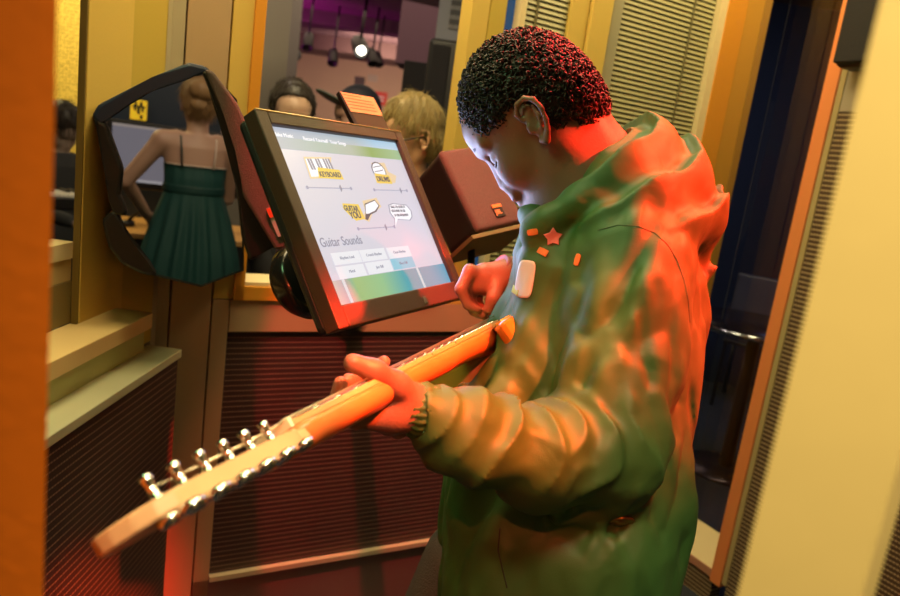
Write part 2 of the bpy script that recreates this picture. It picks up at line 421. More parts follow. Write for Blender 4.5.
trim((1.470, -0.012, 0.0), (1.500, 0.04, TOP), CRM, WB)
trim((1.500, -0.015, 0.0), (1.585, 0.05, TOP), ORG, WB, 0.001)  # orange light on this upright is painted in as its base colour
trim((1.588, -0.012, 0.0), (1.665, 0.05, TOP), mat('amber_paint', (0.60, 0.30, 0.03), 0.5, bump=0.05), WB, 0.001)
trim((1.667, -0.012, 0.0), (1.700, 0.05, TOP), mat('brown_amber_paint', (0.42, 0.22, 0.03), 0.5), WB, 0.001)
# slatted acoustic panels: one thing each, the slats are its pattern
def louver(u0, u1, z0, z1, y0, label, joint=None):
    cx = WB @ Vector(((u0 + u1) / 2, y0, z0))
    r = empty('louvered_panel', cx, label, 'panel', None)
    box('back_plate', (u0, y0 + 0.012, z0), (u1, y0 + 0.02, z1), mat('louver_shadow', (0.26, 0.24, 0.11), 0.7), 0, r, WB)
    bm = bmesh.new(); z = z0
    while z < z1:
        v = [bm.verts.new(c) for c in ((u0, y0 + 0.012, z), (u1, y0 + 0.012, z), (u1, y0, z + 0.003), (u0, y0, z + 0.003),
                                       (u0, y0 + 0.004, z + 0.0128), (u1, y0 + 0.004, z + 0.0128))]
        bm.faces.new((v[0], v[1], v[2], v[3])); bm.faces.new((v[3], v[2], v[5], v[4])); z += 0.0145
    o = link('slats', bm_done(bm, 'slats'), LOUV, r); setmw(o, WB)
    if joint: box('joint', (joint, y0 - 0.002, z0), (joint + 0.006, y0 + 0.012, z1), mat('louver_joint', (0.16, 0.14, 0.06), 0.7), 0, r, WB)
    return r
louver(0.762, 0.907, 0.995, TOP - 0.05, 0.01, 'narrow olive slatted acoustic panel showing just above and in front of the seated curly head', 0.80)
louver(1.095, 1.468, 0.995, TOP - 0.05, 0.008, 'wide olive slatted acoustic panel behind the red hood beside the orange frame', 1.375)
# right wall with the low window
trim((0.0, 0.0, 0.0), (0.275, 0.05, 0.100), DARKM2, WR)
trim((0.002, -0.008, 0.098), (0.280, 0.03, 0.126), mat('rosy_frame', (0.55, 0.26, 0.16), 0.5), WR)
def slope_sill():
    bm = bmesh.new()
    a = [(0.0, -0.004, 0.126), (0.272, -0.004, 0.126), (0.272, 0.10, 0.205), (0.0, 0.10, 0.205), (0.0, 0.10, 0.10), (0.272, 0.10, 0.10)]
    v = [bm.verts.new(x) for x in a]
    bm.faces.new((v[0], v[1], v[2], v[3])); bm.faces.new((v[3], v[2], v[5], v[4])); bm.faces.new((v[0], v[4], v[5], v[1]))
    bm.faces.new((v[0], v[3], v[4])); bm.faces.new((v[1], v[5], v[2]))
    o = link('trim_%d' % tn[0], bm_done(bm, 'sill'), CRM); tn[0] += 1; o.matrix_world = WR; struct(o)
slope_sill()
trim((0.268, -0.012, 0.085), (0.312, 0.11, TOP), mat('frame_orange', (0.88, 0.29, 0.09), 0.45, bump=0.05), WR, 0.002)
trim((0.312, -0.004, 0.10), (0.330, 0.03, TOP), mat('frame_khaki', (0.50, 0.40, 0.18), 0.5), WR)
struct(box('window_3', (0.0, 0.098, 0.205), (0.27, 0.102, TOP), mat('window_glass', (0.9, 0.95, 1.0), 0.02, trans=1.0), 0, None, WR))
struct(box('wall_right', (0.330, 0.0, 0.0), (1.9, 0.03, 1.690), DARKM2, 0, None, WR))
trim((0.320, 0.0, 1.692), (1.9, 0.03, TOP), mat('plate_grey', (0.50, 0.44, 0.32), 0.45, metal=0.2), WR)
# left wall: upper window, posts, sill, ledge over the mesh panel
cutme.append(trim((0.024, -0.04, 0.90), (0.176, 0, TOP), YEL2, WL, 0.001))
cutme.append(trim((0.181, -0.010, 0.96), (0.340, 0.004, TOP), YEL, WL, 0.001))
cutme.append(trim((0.0, -0.04, 0.0), (0.028, 0, TOP), GRY, WL, 0.001))
trim((0.340, -0.010, 0.95), (0.343, 0.002, TOP), mat('dark_olive_strip', (0.20, 0.14, 0.03), 0.7), WL)  # narrow dark olive strip along the post edge
trim((0.340, -0.05, 1.135), (1.20, -0.01, 1.165), CRM, WL, 0.001)
trim((0.340, -0.05, 1.094), (1.20, -0.014, 1.133), mat('sill_face', (0.60, 0.46, 0.20), 0.5), WL)
trim((0.340, -0.05, 1.016), (1.20, -0.012, 1.093), mat('olive_dark_sill', (0.22, 0.17, 0.06), 0.6), WL)
trim((0.181, -0.012, 0.99), (1.20, 0.004, 1.014), SILL, WL)
trim((0.205, 0.004, 0.985), (1.20, 0.080, 1.017), SILL, WL, 0.002)
trim((0.20, 0.0, 0.90), (1.20, 0.062, 0.985), mat('pale_green_board', (0.46, 0.46, 0.18), 0.5, var=0.1, bscale=8), WL)
trim((0.155, 0.050, 0.915), (1.20, 0.124, 0.933), LEDGE, WL, 0.002)
struct(box('wall_left', (0.160, 0.050, 0.0), (1.20, 0.118, 0.915), DARKM, 0, None, WL))
# the near posts the photograph was taken between
def near_post(xe0, y, depth, name, m, left):
    p = P(xe0[0], xe0[1], depth)
    y0_, y1_ = p[1], p[1] + 0.04
    poly = [(p[0], y0_), (p[0] - .034, y1_), (p[0] - .16, y1_), (p[0] - .16, y0_)][::-1] if left else [(p[0], y0_), (p[0] + .051, y0_), (p[0] + .085, y1_), (p[0] + .034, y1_)]
    return struct(prism(name, poly, 0, TOP, m))
near_post((50, 298), 0, 0.30, 'column_2', ORANGE_LIT, True)
near_post((809, 298), 0, 0.27, 'column_3', BEIGE, False)

# ------------------------------------------------------------------ the dark hood, added with an opening to show the reflected woman
HO = P(190, 175, 1.27); _az = math.atan2(ray(190, 175)[0], ray(190, 175)[1])
HN = np.array([math.sin(_az), math.cos(_az), 0]); HX = np.array([HN[1], -HN[0], 0]); HZ = np.array([0, 0, 1.0])
HM = frame(HO, HX, HZ, -HN)                        # x right, y up, z towards the booth
def hp(x, y, off=0.0):
    r = ray(x, y); o = HO + HN * off; t = np.dot(o - CP, HN) / np.dot(r, HN); q = CP + r * t - HO
    return (float(q @ HX), float(q @ HZ))
OPEN = [(94, 116), (100, 106), (152, 79), (189, 65), (206, 68), (236, 100), (241, 150), (243, 200), (243, 270), (201, 286), (144, 272),
        (124, 262), (110, 245), (104, 219), (113, 209), (106, 174), (110, 172)]
def frustum(name, poly, o0, o1, grow=0.0, closed=True):
    a = [Vector((*hp(x, y, o0), -o0)) for x, y in poly]; b = [Vector((*hp(x, y, o1), -o1)) for x, y in poly]
    bm = bmesh.new(); A = [bm.verts.new(v) for v in a]; B = [bm.verts.new(v) for v in b]; n = len(A)
    for i in range(n): bm.faces.new((A[i], A[(i + 1) % n], B[(i + 1) % n], B[i]))
    if closed: bm.faces.new(A[::-1]); bm.faces.new(B)
    return bm_done(bm, name)
cm = frustum('cutter', OPEN, -0.25, 0.75); cut = bpy.data.objects.new('cutter', cm); COL.objects.link(cut); cut.matrix_world = HM
for o in cutme:
    md = o.modifiers.new('b', 'BOOLEAN'); md.operation = 'DIFFERENCE'; md.object = cut; md.solver = 'EXACT'
bpy.context.view_layer.update(); dg = bpy.context.evaluated_depsgraph_get()
for o in cutme:
    me = bpy.data.meshes.new_from_object(o.evaluated_get(dg)); o.modifiers.clear(); o.data = me
bpy.data.objects.remove(cut)
hood = empty('reflection_hood', HO, 'big angular black hood added on the left in place of a speaker, the reflected woman seen through it', 'hood')
lin = link('lining', frustum('lining', OPEN, -0.01, 0.62, closed=False), mat('hood_lining', (0.006, 0.006, 0.008), 0.6), hood); setmw(lin, HM)
sm = lin.modifiers.new('s', 'SOLIDIFY'); sm.thickness = 0.004; sm.offset = 0
def hood_piece(name, px, m, z0=-0.012, z1=0.022, bevel=0.006):
    return prism(name, [hp(*p) for p in px][::-1], z0, z1, m, hood, HM, bevel)
hood_piece('top_bar', [(93, 117), (99, 105), (152, 78), (189, 63), (206, 67), (211, 74), (186, 76), (152, 91), (122, 105), (108, 120), (101, 127)], NAVY)
hood_piece('side_bar', [(95, 116), (108, 124), (124, 168), (121, 196), (113, 198), (106, 174)], BLK)
hood_piece('lower_bar', [(105, 172), (114, 178), (127, 208), (128, 214), (115, 214), (110, 200)], BLK)
hood_piece('chin', [(103, 219), (114, 208), (120, 214), (126, 236), (150, 262), (158, 274), (144, 273), (122, 262), (109, 245)], BLK)
# left speaker standing beside the screen
SP = empty('loudspeaker', P(265, 250, 1.16), 'black loudspeaker with small red and white badge touching the left edge of the screen', 'speaker', None)
GRL = mat('speaker_grille', (0.14, 0.085, 0.07), 0.75, bump=0.8, bscale=900, var=0.7)
def on(off): 
    return lambda pts: [hp(x, y, off) for x, y in pts][::-1]
prism('cabinet', on(-0.09)([(202, 70), (214, 74), (242, 112), (288, 228), (285, 243), (262, 254), (250, 262), (243, 240), (238, 190), (226, 130)]), 0.03, 0.09, BLK, SP, HM, 0.006)
prism('grille', on(-0.10)([(204, 69), (213, 71), (238, 104), (292, 236), (290, 243), (283, 249), (275, 249), (243, 196), (238, 150), (222, 110)]), 0.085, 0.105, GRL, SP, HM, 0.005)
bx0 = [hp(x, y, -0.106) for x, y in [(266, 209), (271, 207), (283, 235), (278, 237)]][::-1]
bd = prism('badge', bx0, 0.105, 0.108, mat('badge_white', (0.55, 0.5, 0.48), 0.4), SP, HM)
bx1 = [hp(x, y, -0.108) for x, y in [(266, 209), (271, 207), (275, 216), (270, 218)]][::-1]
o = prism('badge_stripe', bx1, 0.108, 0.110, mat('badge_red', (0.85, 0.10, 0.04), 0.4), bd, HM)

# ------------------------------------------------------------------ right speaker
def orient(cx, cy, cz):
    Mx = np.array([cx, cy, cz]).T; u, s_, vt = np.linalg.svd(Mx); return (u @ vt)
# image directions of up / width / depth, from the photograph
a = np.array([[287, -153, -178], [106, 391, -178]]) / 407.0
r0, r1 = a; r0 = nrm(r0); r1 = nrm(r1 - r1.dot(r0) * r0); r2 = np.cross(r1, r0)
SA = RC @ np.array([r0, r1, r2])                   # columns: width, up, depth in world
# depth must point away from the lens
if (RC.T @ SA)[2, 2] > 0: pass
wv, uv, dv = SA[:, 0], SA[:, 1], SA[:, 2]
SD = 1.38; BL = P(477.5, 233, SD)
sc_ = SD / 1.35
Wd, Hd, Dp = 0.128 * sc_, 0.186 * sc_, 0.112 * sc_
SM = frame(BL, wv, uv, np.cross(wv, uv))           # x width, y up, z = out of the grille
rs = empty('loudspeaker', BL + wv * Wd / 2, 'black loudspeaker with brown grille and orange badge between the screen and the face', 'speaker')
rcab = box('cabinet', (0, 0, -Dp), (Wd, Hd, 0), BLK, 0.014, rs, SM, 4)
box('grille', (0.001, 0.001, -0.012), (Wd - 0.001, Hd - 0.001, 0.006), GRL, 0.010, rs, SM, 4)
bdm = box('badge', (0.058, 0.020, 0.006), (0.083, 0.048, 0.0085), mat('badge_black', (0.02, 0.012, 0.01), 0.3), 0.0008, rs, SM)
box('badge_stripe', (0.058, 0.041, 0.0085), (0.083, 0.0485, 0.0095), mat('badge_orange', (0.95, 0.30, 0.06), 0.35, emit=(1, .25, .03), es=0.0), 0.0005, bdm, SM)
text('badge_lettering', 'JBL', 0.013, mat('badge_orange2', (0.85, 0.30, 0.10), 0.4), bdm, SM @ Matrix.Translation((0.060, 0.027, 0.009)), bold=0.0004)
tube('mounting_arm', [BL + wv * 0.03 + uv * 0.01 - np.cross(wv, uv) * 0.06, BL + wv * -0.02 + uv * -0.10 - np.cross(wv, uv) * 0.08, P(430, 300, 1.36)], 0.008, BLK, rs)
box('shelf_edge', (-0.02, -0.012, -Dp), (Wd + 0.01, -0.003, 0.004), mat('bracket_olive', (0.20, 0.18, 0.07), 0.4, metal=0.3), 0.001, rs, SM)

# ------------------------------------------------------------------ touch screen
SZ = 0.95 * 0.338 / 0.337
K = [1.0, 1.28889285, 1.26714471, 0.97825186]
pp = [(267.99, 125.3), (395.1, 143.0), (450.8, 282.2), (337.5, 306.8)]
Q = [CP + ray(*pp[i]) * K[i] * SZ for i in range(4)]
mx_ = nrm(Q[1] - Q[0] + Q[2] - Q[3]); my_ = nrm(Q[0] - Q[3] + Q[1] - Q[2]); my_ = nrm(my_ - my_.dot(mx_) * mx_); mz_ = np.cross(mx_, my_)
MO = Q[3]; SMW = frame(MO, mx_, my_, mz_)
def sp(x, y):
    r = ray(x, y); t = np.dot(MO - CP, mz_) / np.dot(r, mz_); q = CP + r * t - MO
    return (float(q @ mx_), float(q @ my_))
W_ = (np.linalg.norm(Q[1] - Q[0]) + np.linalg.norm(Q[2] - Q[3])) / 2; H_ = (np.linalg.norm(Q[3] - Q[0]) + np.linalg.norm(Q[2] - Q[1])) / 2
print('screen', W_, H_, 'faces', mz_)
mon = empty('touchscreen_monitor', MO + mx_ * W_ / 2 - my_ * 0.05, 'dark framed touchscreen showing Guitar Sounds buttons in front of the boy', 'screen')
BEZ = mat('bezel_brown_black', (0.055, 0.028, 0.018), 0.38, bump=0.25, bscale=600)
cor = [sp(254, 109.5), sp(400, 131.5), sp(460, 291), sp(321, 322)]
print('bezel', cor)
x0, x1, y0, y1 = -0.023, W_ + 0.022, -0.031, H_ + 0.020
def bez():
    bm = bmesh.new()
    for lo, hi in (((x0, y0, -0.016), (0, y1, 0.008)), ((W_, y0, -0.016), (x1, y1, 0.008)), ((0, H_, -0.016), (W_, y1, 0.008)), ((0, y0, -0.016), (W_, 0, 0.008))):
        bm_box(bm, lo, hi, 0.002)
    return bm_done(bm, 'bezel')
o = link('bezel', bez(), BEZ, mon); setmw(o, SMW)
box('housing', (x0 + 0.001, y0 + 0.001, -0.034), (x1 - 0.001, y1 - 0.001, -0.014), BLK, 0.012, mon, SMW, 3)
tube('bezel_edge_strip', [(x0 + 0.002, y1 - 0.001, 0.008), (x1 - 0.002, y1 - 0.001, 0.008)], 0.0012, mat('pale_edge_strip', (0.75, 0.55, 0.28), 0.3, metal=0.5), mon, 6, SMW)  # thin pale metallic strip along the top of the bezel
box('button', (W_ * 0.62, -0.026, 0.007), (W_ * 0.65, -0.014, 0.010), mat('button_grey', (0.12, 0.11, 0.10), 0.4), 0.001, mon, SMW)
def scr_mat(name, c, s=1.0):
    m = bpy.data.materials.new(name); m.use_nodes = True; b = m.node_tree.nodes['Principled BSDF']
    b.inputs['Base Color'].default_value = (0.02, 0.02, 0.02, 1); b.inputs['Roughness'].default_value = 0.25
    b.inputs['Emission Color'].default_value = (*c, 1); b.inputs['Emission Strength'].default_value = s; return m
scr = box('screen', (0, 0, -0.006), (W_, H_, 0.000), scr_mat('screen_white', (0.66, 0.64, 0.72)), 0, mon, SMW)
def quad(name, pts, m, z=0.0006, par=None): 
    return prism(name, pts[::-1] if False else pts, z - 0.0003, z, m, par or scr, SMW)
def pxq(name, px, c, z=0.0006, s=1.0):
    pts = [sp(*p) for p in px]
    pts = [(min(max(x, 0.0), W_), min(max(y, 0.0), H_)) for x, y in pts]
    return quad(name, pts, scr_mat('scr_' + name, c, s), z)
# header gradient and footer picture are what the screen shows
def grad_mat(name, stops, axis='X', ln=1.0):
    m = bpy.data.materials.new(name); m.use_nodes = True; nt = m.node_tree; b = nt.nodes['Principled BSDF']
    b.inputs['Base Color'].default_value = (0.02, 0.02, 0.02, 1); b.inputs['Emission Strength'].default_value = 1
    tc = nt.nodes.new('ShaderNodeTexCoord'); s = nt.nodes.new('ShaderNodeSeparateXYZ'); r = nt.nodes.new('ShaderNodeValToRGB')
    dv_ = nt.nodes.new('ShaderNodeMath'); dv_.operation = 'DIVIDE'; dv_.inputs[1].default_value = ln
    nt.links.new(tc.outputs['Object'], s.inputs[0]); nt.links.new(s.outputs[axis], dv_.inputs[0]); nt.links.new(dv_.outputs[0], r.inputs[0])
    while len(r.color_ramp.elements) < len(stops): r.color_ramp.elements.new(0.5)
    for e, (p, c) in zip(r.color_ramp.elements, stops): e.position = p; e.color = (*c, 1)
    nt.links.new(r.outputs[0], b.inputs['Emission Color']); return m
hh = H_ * 0.125
prism('header_band', [(0, H_ - hh), (W_, H_ - hh), (W_, H_ - hh * 0.45), (0, H_ - hh * 0.45)], 0.0003, 0.0006,
      grad_mat('header_grad', [(0.0, (0.55, 0.56, 0.60)), (0.3, (0.44, 0.52, 0.46)), (0.55, (0.40, 0.48, 0.40)), (0.72, (0.22, 0.38, 0.12)), (1.0, (0.30, 0.50, 0.30))], 'X', W_), scr, SMW)
prism('header_bar', [(0, H_ - hh * 0.45), (W_, H_ - hh * 0.45), (W_, H_), (0, H_)], 0.0003, 0.0006,
      grad_mat('header_grad2', [(0.0, (0.50, 0.53, 0.62)), (0.6, (0.42, 0.50, 0.55)), (0.8, (0.40, 0.60, 0.78)), (1.0, (0.45, 0.62, 0.78))], 'X', W_), scr, SMW)
fh = H_ * 0.135
prism('footer_picture', [(0, 0), (W_, 0), (W_, fh), (0, fh)], 0.0003, 0.0006,
      grad_mat('footer_grad', [(0.0, (0.45, 0.60, 0.50)), (0.10, (0.10, 0.38, 0.42)), (0.18, (0.34, 0.50, 0.20)), (0.38, (0.28, 0.52, 0.26)), (0.58, (0.06, 0.36, 0.42)), (0.80, (0.10, 0.36, 0.46)), (1.0, (0.07, 0.36, 0.52))], 'X', W_), scr, SMW)
for fx, wd in ((0.095, 0.006), (0.715, 0.006)):
    prism('footer_divider', [(W_ * fx, 0), (W_ * fx + wd, 0), (W_ * fx + wd * 0.7, fh), (W_ * fx - wd * 0.3, fh)], 0.0007, 0.0009, scr_mat('divider', (0.62, 0.72, 0.74)), scr, SMW)
DK = scr_mat('ink', (0.10, 0.10, 0.12)); GRYI = scr_mat('grey_ink', (0.28, 0.28, 0.36)); WHT = scr_mat('white_ink', (0.95, 0.95, 1.0)); YLW = scr_mat('icon_yellow', (0.85, 0.60, 0.12)); YHALO = scr_mat('icon_halo', (0.80, 0.62, 0.38)); LAV = scr_mat('lavender', (0.36, 0.36, 0.48))
def stext(s, x, y, size, m, align='LEFT', bold=0.0, rot=0.0, z=0.0012, sx=1.0):
    return text('screen_text', s, size, m, scr, SMW @ Matrix.Translation((x, y, z)) @ Matrix.Rotation(rot, 4, 'Z'), align, bold, sx)
x_, y_ = sp(321, 247.5); stext('Guitar Sounds', x_, y_, 0.0195, GRYI, bold=0.0001, sx=0.85)
# six buttons
def stext_c(s, q, size, m): stext(s, q[0], q[1] - size * 0.3, size, m, 'CENTER')
bl = [((332, 253), (357, 251), (361, 262.5), (335, 265), 'Rhythm Lead'), ((358, 250.5), (383, 248), (387.5, 258.5), (364, 262), 'Crunch Rhythm'), ((386, 248), (407, 246.5), (411, 256), (391, 258), 'Clean Rhythm'),
      ((336, 267), (361, 264), (366, 276), (342, 279), 'Metal'), ((365, 263.5), (388, 260.5), (393, 270), (370, 274.5), 'Jazz Riff'), ((391, 259.5), (411, 257), (414, 266.5), (395, 270), 'Blues Riff')]
for i, b_ in enumerate(bl):
    q = [sp(*p) for p in b_[:4]]; cx_ = sum(a[0] for a in q) / 4; cy_ = sum(a[1] for a in q) / 4
    hw, hv = 0.0320, 0.0090
    prism('screen_button', [(cx_ - hw, cy_ - hv), (cx_ + hw, cy_ - hv), (cx_ + hw, cy_ + hv), (cx_ - hw, cy_ + hv)], 0.0005, 0.0008, scr_mat('button_white', (0.82, 0.82, 0.86)) if i < 5 else scr_mat('button_blue', (0.30, 0.58, 0.70)), scr, SMW)
    stext_c(b_[4], (cx_, cy_), 0.0062, GRYI)
# sliders
for (a, b_, t_) in (((307, 187.5), (351, 189.5), 0.75), ((374, 190), (407, 192), 0.8), ((358, 229), (395, 229.5), 0.75)):
    p, q = sp(*a), sp(*b_); q = (q[0], p[1])
    prism('slider_track', [(p[0], p[1] - 0.0006), (q[0], p[1] - 0.0006), (q[0], p[1] + 0.0006), (p[0], p[1] + 0.0006)], 0.0005, 0.0008, LAV, scr, SMW)
    kx = p[0] + (q[0] - p[0]) * t_
    prism('slider_knob', [(kx - 0.0015, p[1] - 0.006), (kx + 0.0025, p[1] - 0.002), (kx + 0.0015, p[1] + 0.006), (kx - 0.0025, p[1] + 0.002)], 0.0005, 0.0009, GRYI, scr, SMW)
    for e in (p, q):
        prism('slider_dot', [(e[0] + 0.0028 * math.cos(a_ * PI / 4), e[1] + 0.0028 * math.sin(a_ * PI / 4)) for a_ in range(8)], 0.0005, 0.0009, LAV, scr, SMW)
# keyboard icon
def pq(px): return [sp(*p) for p in px]
prism('icon_halo', pq([(303, 157), (331, 157.5), (330, 169), (340, 174), (338, 178), (310, 179)]), 0.0005, 0.0008, YHALO, scr, SMW)
ki = prism('keyboard_icon', pq([(305, 159), (328, 159), (335, 176), (311, 177)]), 0.0008, 0.0011, WHT, scr, SMW)
for k in range(9):
    if k in (2, 5): continue
    u = k / 9 + 0.05
    a, b_ = np.array(sp(305 + 23 * u, 159)), np.array(sp(310 + 23 * u, 170))
    prism('piano_key', [tuple(a), (a[0] + 0.0042, a[1]), (b_[0] + 0.0042, b_[1]), tuple(b_)], 0.0012, 0.0014, GRYI, scr, SMW)
x_, y_ = sp(318.5, 176.5); prism('icon_tag', [(x_ - 0.002, y_ - 0.003), (x_ + 0.056, y_ - 0.004), (x_ + 0.054, y_ + 0.012), (x_ + 0.004, y_ + 0.014)], 0.0013, 0.0015, YLW, scr, SMW)
stext('KEYBOARD', x_ + 0.002, y_ - 0.0005, 0.0115, DK, bold=0.0002, z=0.0017, sx=0.85)
# drum icon
cxy = sp(378.5, 171)
prism('icon_halo', pq([(371, 163), (384, 163), (388, 172), (396, 176), (395, 183), (379, 184)]), 0.0005, 0.0007, YHALO, scr, SMW)
prism('drum_icon', [(cxy[0] + 0.019 * math.cos(t * PI / 10), cxy[1] + 0.016 * math.sin(t * PI / 10)) for t in range(20)], 0.0008, 0.0010, DK, scr, SMW)
prism('drum_head', [(cxy[0] + 0.0168 * math.cos(t * PI / 10), cxy[1] + 0.0138 * math.sin(t * PI / 10)) for t in range(20)], 0.0010, 0.0012, WHT, scr, SMW)
for dy_ in (0.004, -0.004):
    prism('drum_line', [(cxy[0] - 0.014, cxy[1] + dy_ + 0.002), (cxy[0] + 0.012, cxy[1] + dy_ + 0.006), (cxy[0] + 0.012, cxy[1] + dy_ + 0.0048), (cxy[0] - 0.014, cxy[1] + dy_ + 0.0008)], 0.0012, 0.0014, DK, scr, SMW)
x_, y_ = sp(375.5, 181.5); prism('icon_tag', [(x_, y_ - 0.003), (x_ + 0.046, y_ - 0.004), (x_ + 0.044, y_ + 0.012), (x_ + 0.004, y_ + 0.014)], 0.0013, 0.0015, YLW, scr, SMW)
stext('DRUMS', x_ + 0.004, y_, 0.0125, DK, bold=0.0003, z=0.0017, sx=0.9)
# guitar you icon
prism('icon_tag', pq([(342, 203.5), (358, 204.5), (365, 219), (356, 221), (350, 216), (343, 209)]), 0.0006, 0.0009, YLW, scr, SMW)
x_, y_ = sp(344.2, 210.8); stext('GUITAR', x_, y_, 0.0120, DK, bold=0.0003, rot=-0.05, sx=0.8)
x_, y_ = sp(350.5, 218.5); stext('YOU', x_, y_, 0.0150, DK, bold=0.0004, rot=0.0, sx=0.85)
prism('icon_halo', pq([(362, 201), (376, 198), (381, 207), (372, 214), (369, 222), (362, 219), (365, 211)]), 0.0005, 0.0008, YHALO, scr, SMW)
prism('hand_icon_outline', pq([(364, 204), (374, 200), (379, 206), (376, 212), (370, 215), (367.5, 220.5), (365, 219.5), (365, 212)]), 0.0008, 0.0010, DK, scr, SMW)
prism('hand_icon', pq([(365, 205), (374, 201), (378, 206), (374.5, 211), (368, 214), (365.5, 214)]), 0.0010, 0.0012, WHT, scr, SMW)
# speech bubble
bub = pq([(388, 205), (392, 203.5), (406, 205), (411, 211), (412, 217), (410, 220.5), (397, 219.5), (394.5, 228), (394, 219), (389.5, 213)])
prism('speech_bubble_outline', bub, 0.0006, 0.0009, GRYI, scr, SMW)
cb = np.mean(bub, 0); prism('speech_bubble', [tuple(cb + (np.array(b_) - cb) * 0.92) for b_ in bub], 0.0009, 0.0012, WHT, scr, SMW)
for tx, (qx, qy) in (('DRAG THE SLIDER TO', (390.5, 208.5)), ('HEAR MORE OR LESS', (391.5, 212.5)), ('OF ONE INSTRUMENT', (394, 216.8))):
    x_, y_ = sp(qx, qy); stext(tx, x_, y_, 0.0062, DK, z=0.0014, sx=0.70)
for tx, (qx, qy) in (('Make Music', (272, 133.5)), ('Record Yourself', (302, 138)), ('Your Songs', (329, 141.5))):
    x_, y_ = sp(qx, qy); stext(tx, x_, y_ - 0.004, 0.0085, WHT, z=0.0014)
# round swivel mount behind the monitor and its support arm
mz3 = np.array(mz_)
cen = P(310, 278, 1.10)
cenm = frame(cen, mx_, my_, mz_)
lathe('swivel_disc', [(0.0, -0.035), (0.052, -0.035), (0.062, -0.02), (0.062, 0.0), (0.055, 0.008), (0.0, 0.010)], mat('swivel_black', (0.015, 0.012, 0.012), 0.22), mon, cenm, 40)
arm_end = WB @ Vector((0.36, 0.0, 0.95))
tube('support_arm', [MO + mx_ * W_ * 0.5 + my_ * H_ * 0.4 - mz_ * 0.06, MO + mx_ * W_ * 0.55 + my_ * H_ * 0.2 - mz_ * 0.14, arm_end], 0.022, BLK, mon, 14)
lathe('wall_plate', [(0.0, -0.012), (0.05, -0.012), (0.05, 0.0), (0.0, 0.0)], BLK, mon, frame(arm_end, WB.col[0][:3], (0, 0, 1), (0.5, -0.866, 0)), 24)
# card clipped on top of the monitor
cd = empty('information_card', P(375, 132, 1.25), 'small orange lit card on a dark bracket standing on top of the touchscreen', 'card')
c_p = [P(339, 91.5, 1.25), P(373.5, 97.5, 1.29), P(383, 116, 1.29), P(349, 111, 1.25)]
cx3 = nrm(c_p[1] - c_p[0]); cy3 = c_p[0] - c_p[3]; cy3 = nrm(cy3 - cy3.dot(cx3) * cx3); cz3 = np.cross(cx3, cy3); CM = frame(c_p[3], cx3, cy3, cz3)
def cpl(p): q = p - c_p[3]; return (float(q @ cx3), float(q @ cy3))
CPTS = [cpl(p) for p in c_p]
crd = prism('paper', CPTS[::-1], -0.001, 0.0, mat('card_paper_lit', (0.80, 0.46, 0.20), 0.6), cd, CM)  # the orange light on the card is put into the paper colour
prism('bracket', [cpl(P(349, 110.5, 1.25)), cpl(P(383, 115.5, 1.29)), cpl(P(394, 136, 1.29)), cpl(P(361, 134, 1.25))][::-1], -0.012, -0.001, mat('bracket_dark', (0.05, 0.045, 0.02), 0.5), cd, CM, 0.001)
prism('bracket_edge', [cpl(P(338, 92, 1.25)), cpl(P(341, 92, 1.25)), cpl(P(364, 134, 1.25)), cpl(P(358, 134, 1.25))][::-1], -0.010, 0.001, BLK, cd, CM)
for k in range(5):
    f0 = 0.10 + 0.17 * k; L_ = np.array(CPTS[0]) * (1 - f0) + np.array(CPTS[3]) * f0; R_ = np.array(CPTS[1]) * (1 - f0) + np.array(CPTS[2]) * f0
    a = L_ + (R_ - L_) * 0.08; b_ = L_ + (R_ - L_) * (0.6 if k == 0 else 0.88)
    prism('printed_line', [(a[0], a[1]), (b_[0], b_[1]), (b_[0], b_[1] - 0.0012), (a[0], a[1] - 0.0012)], 0.0, 0.0004, mat('print_ink', (0.45, 0.16, 0.06), 0.7), cd, CM)
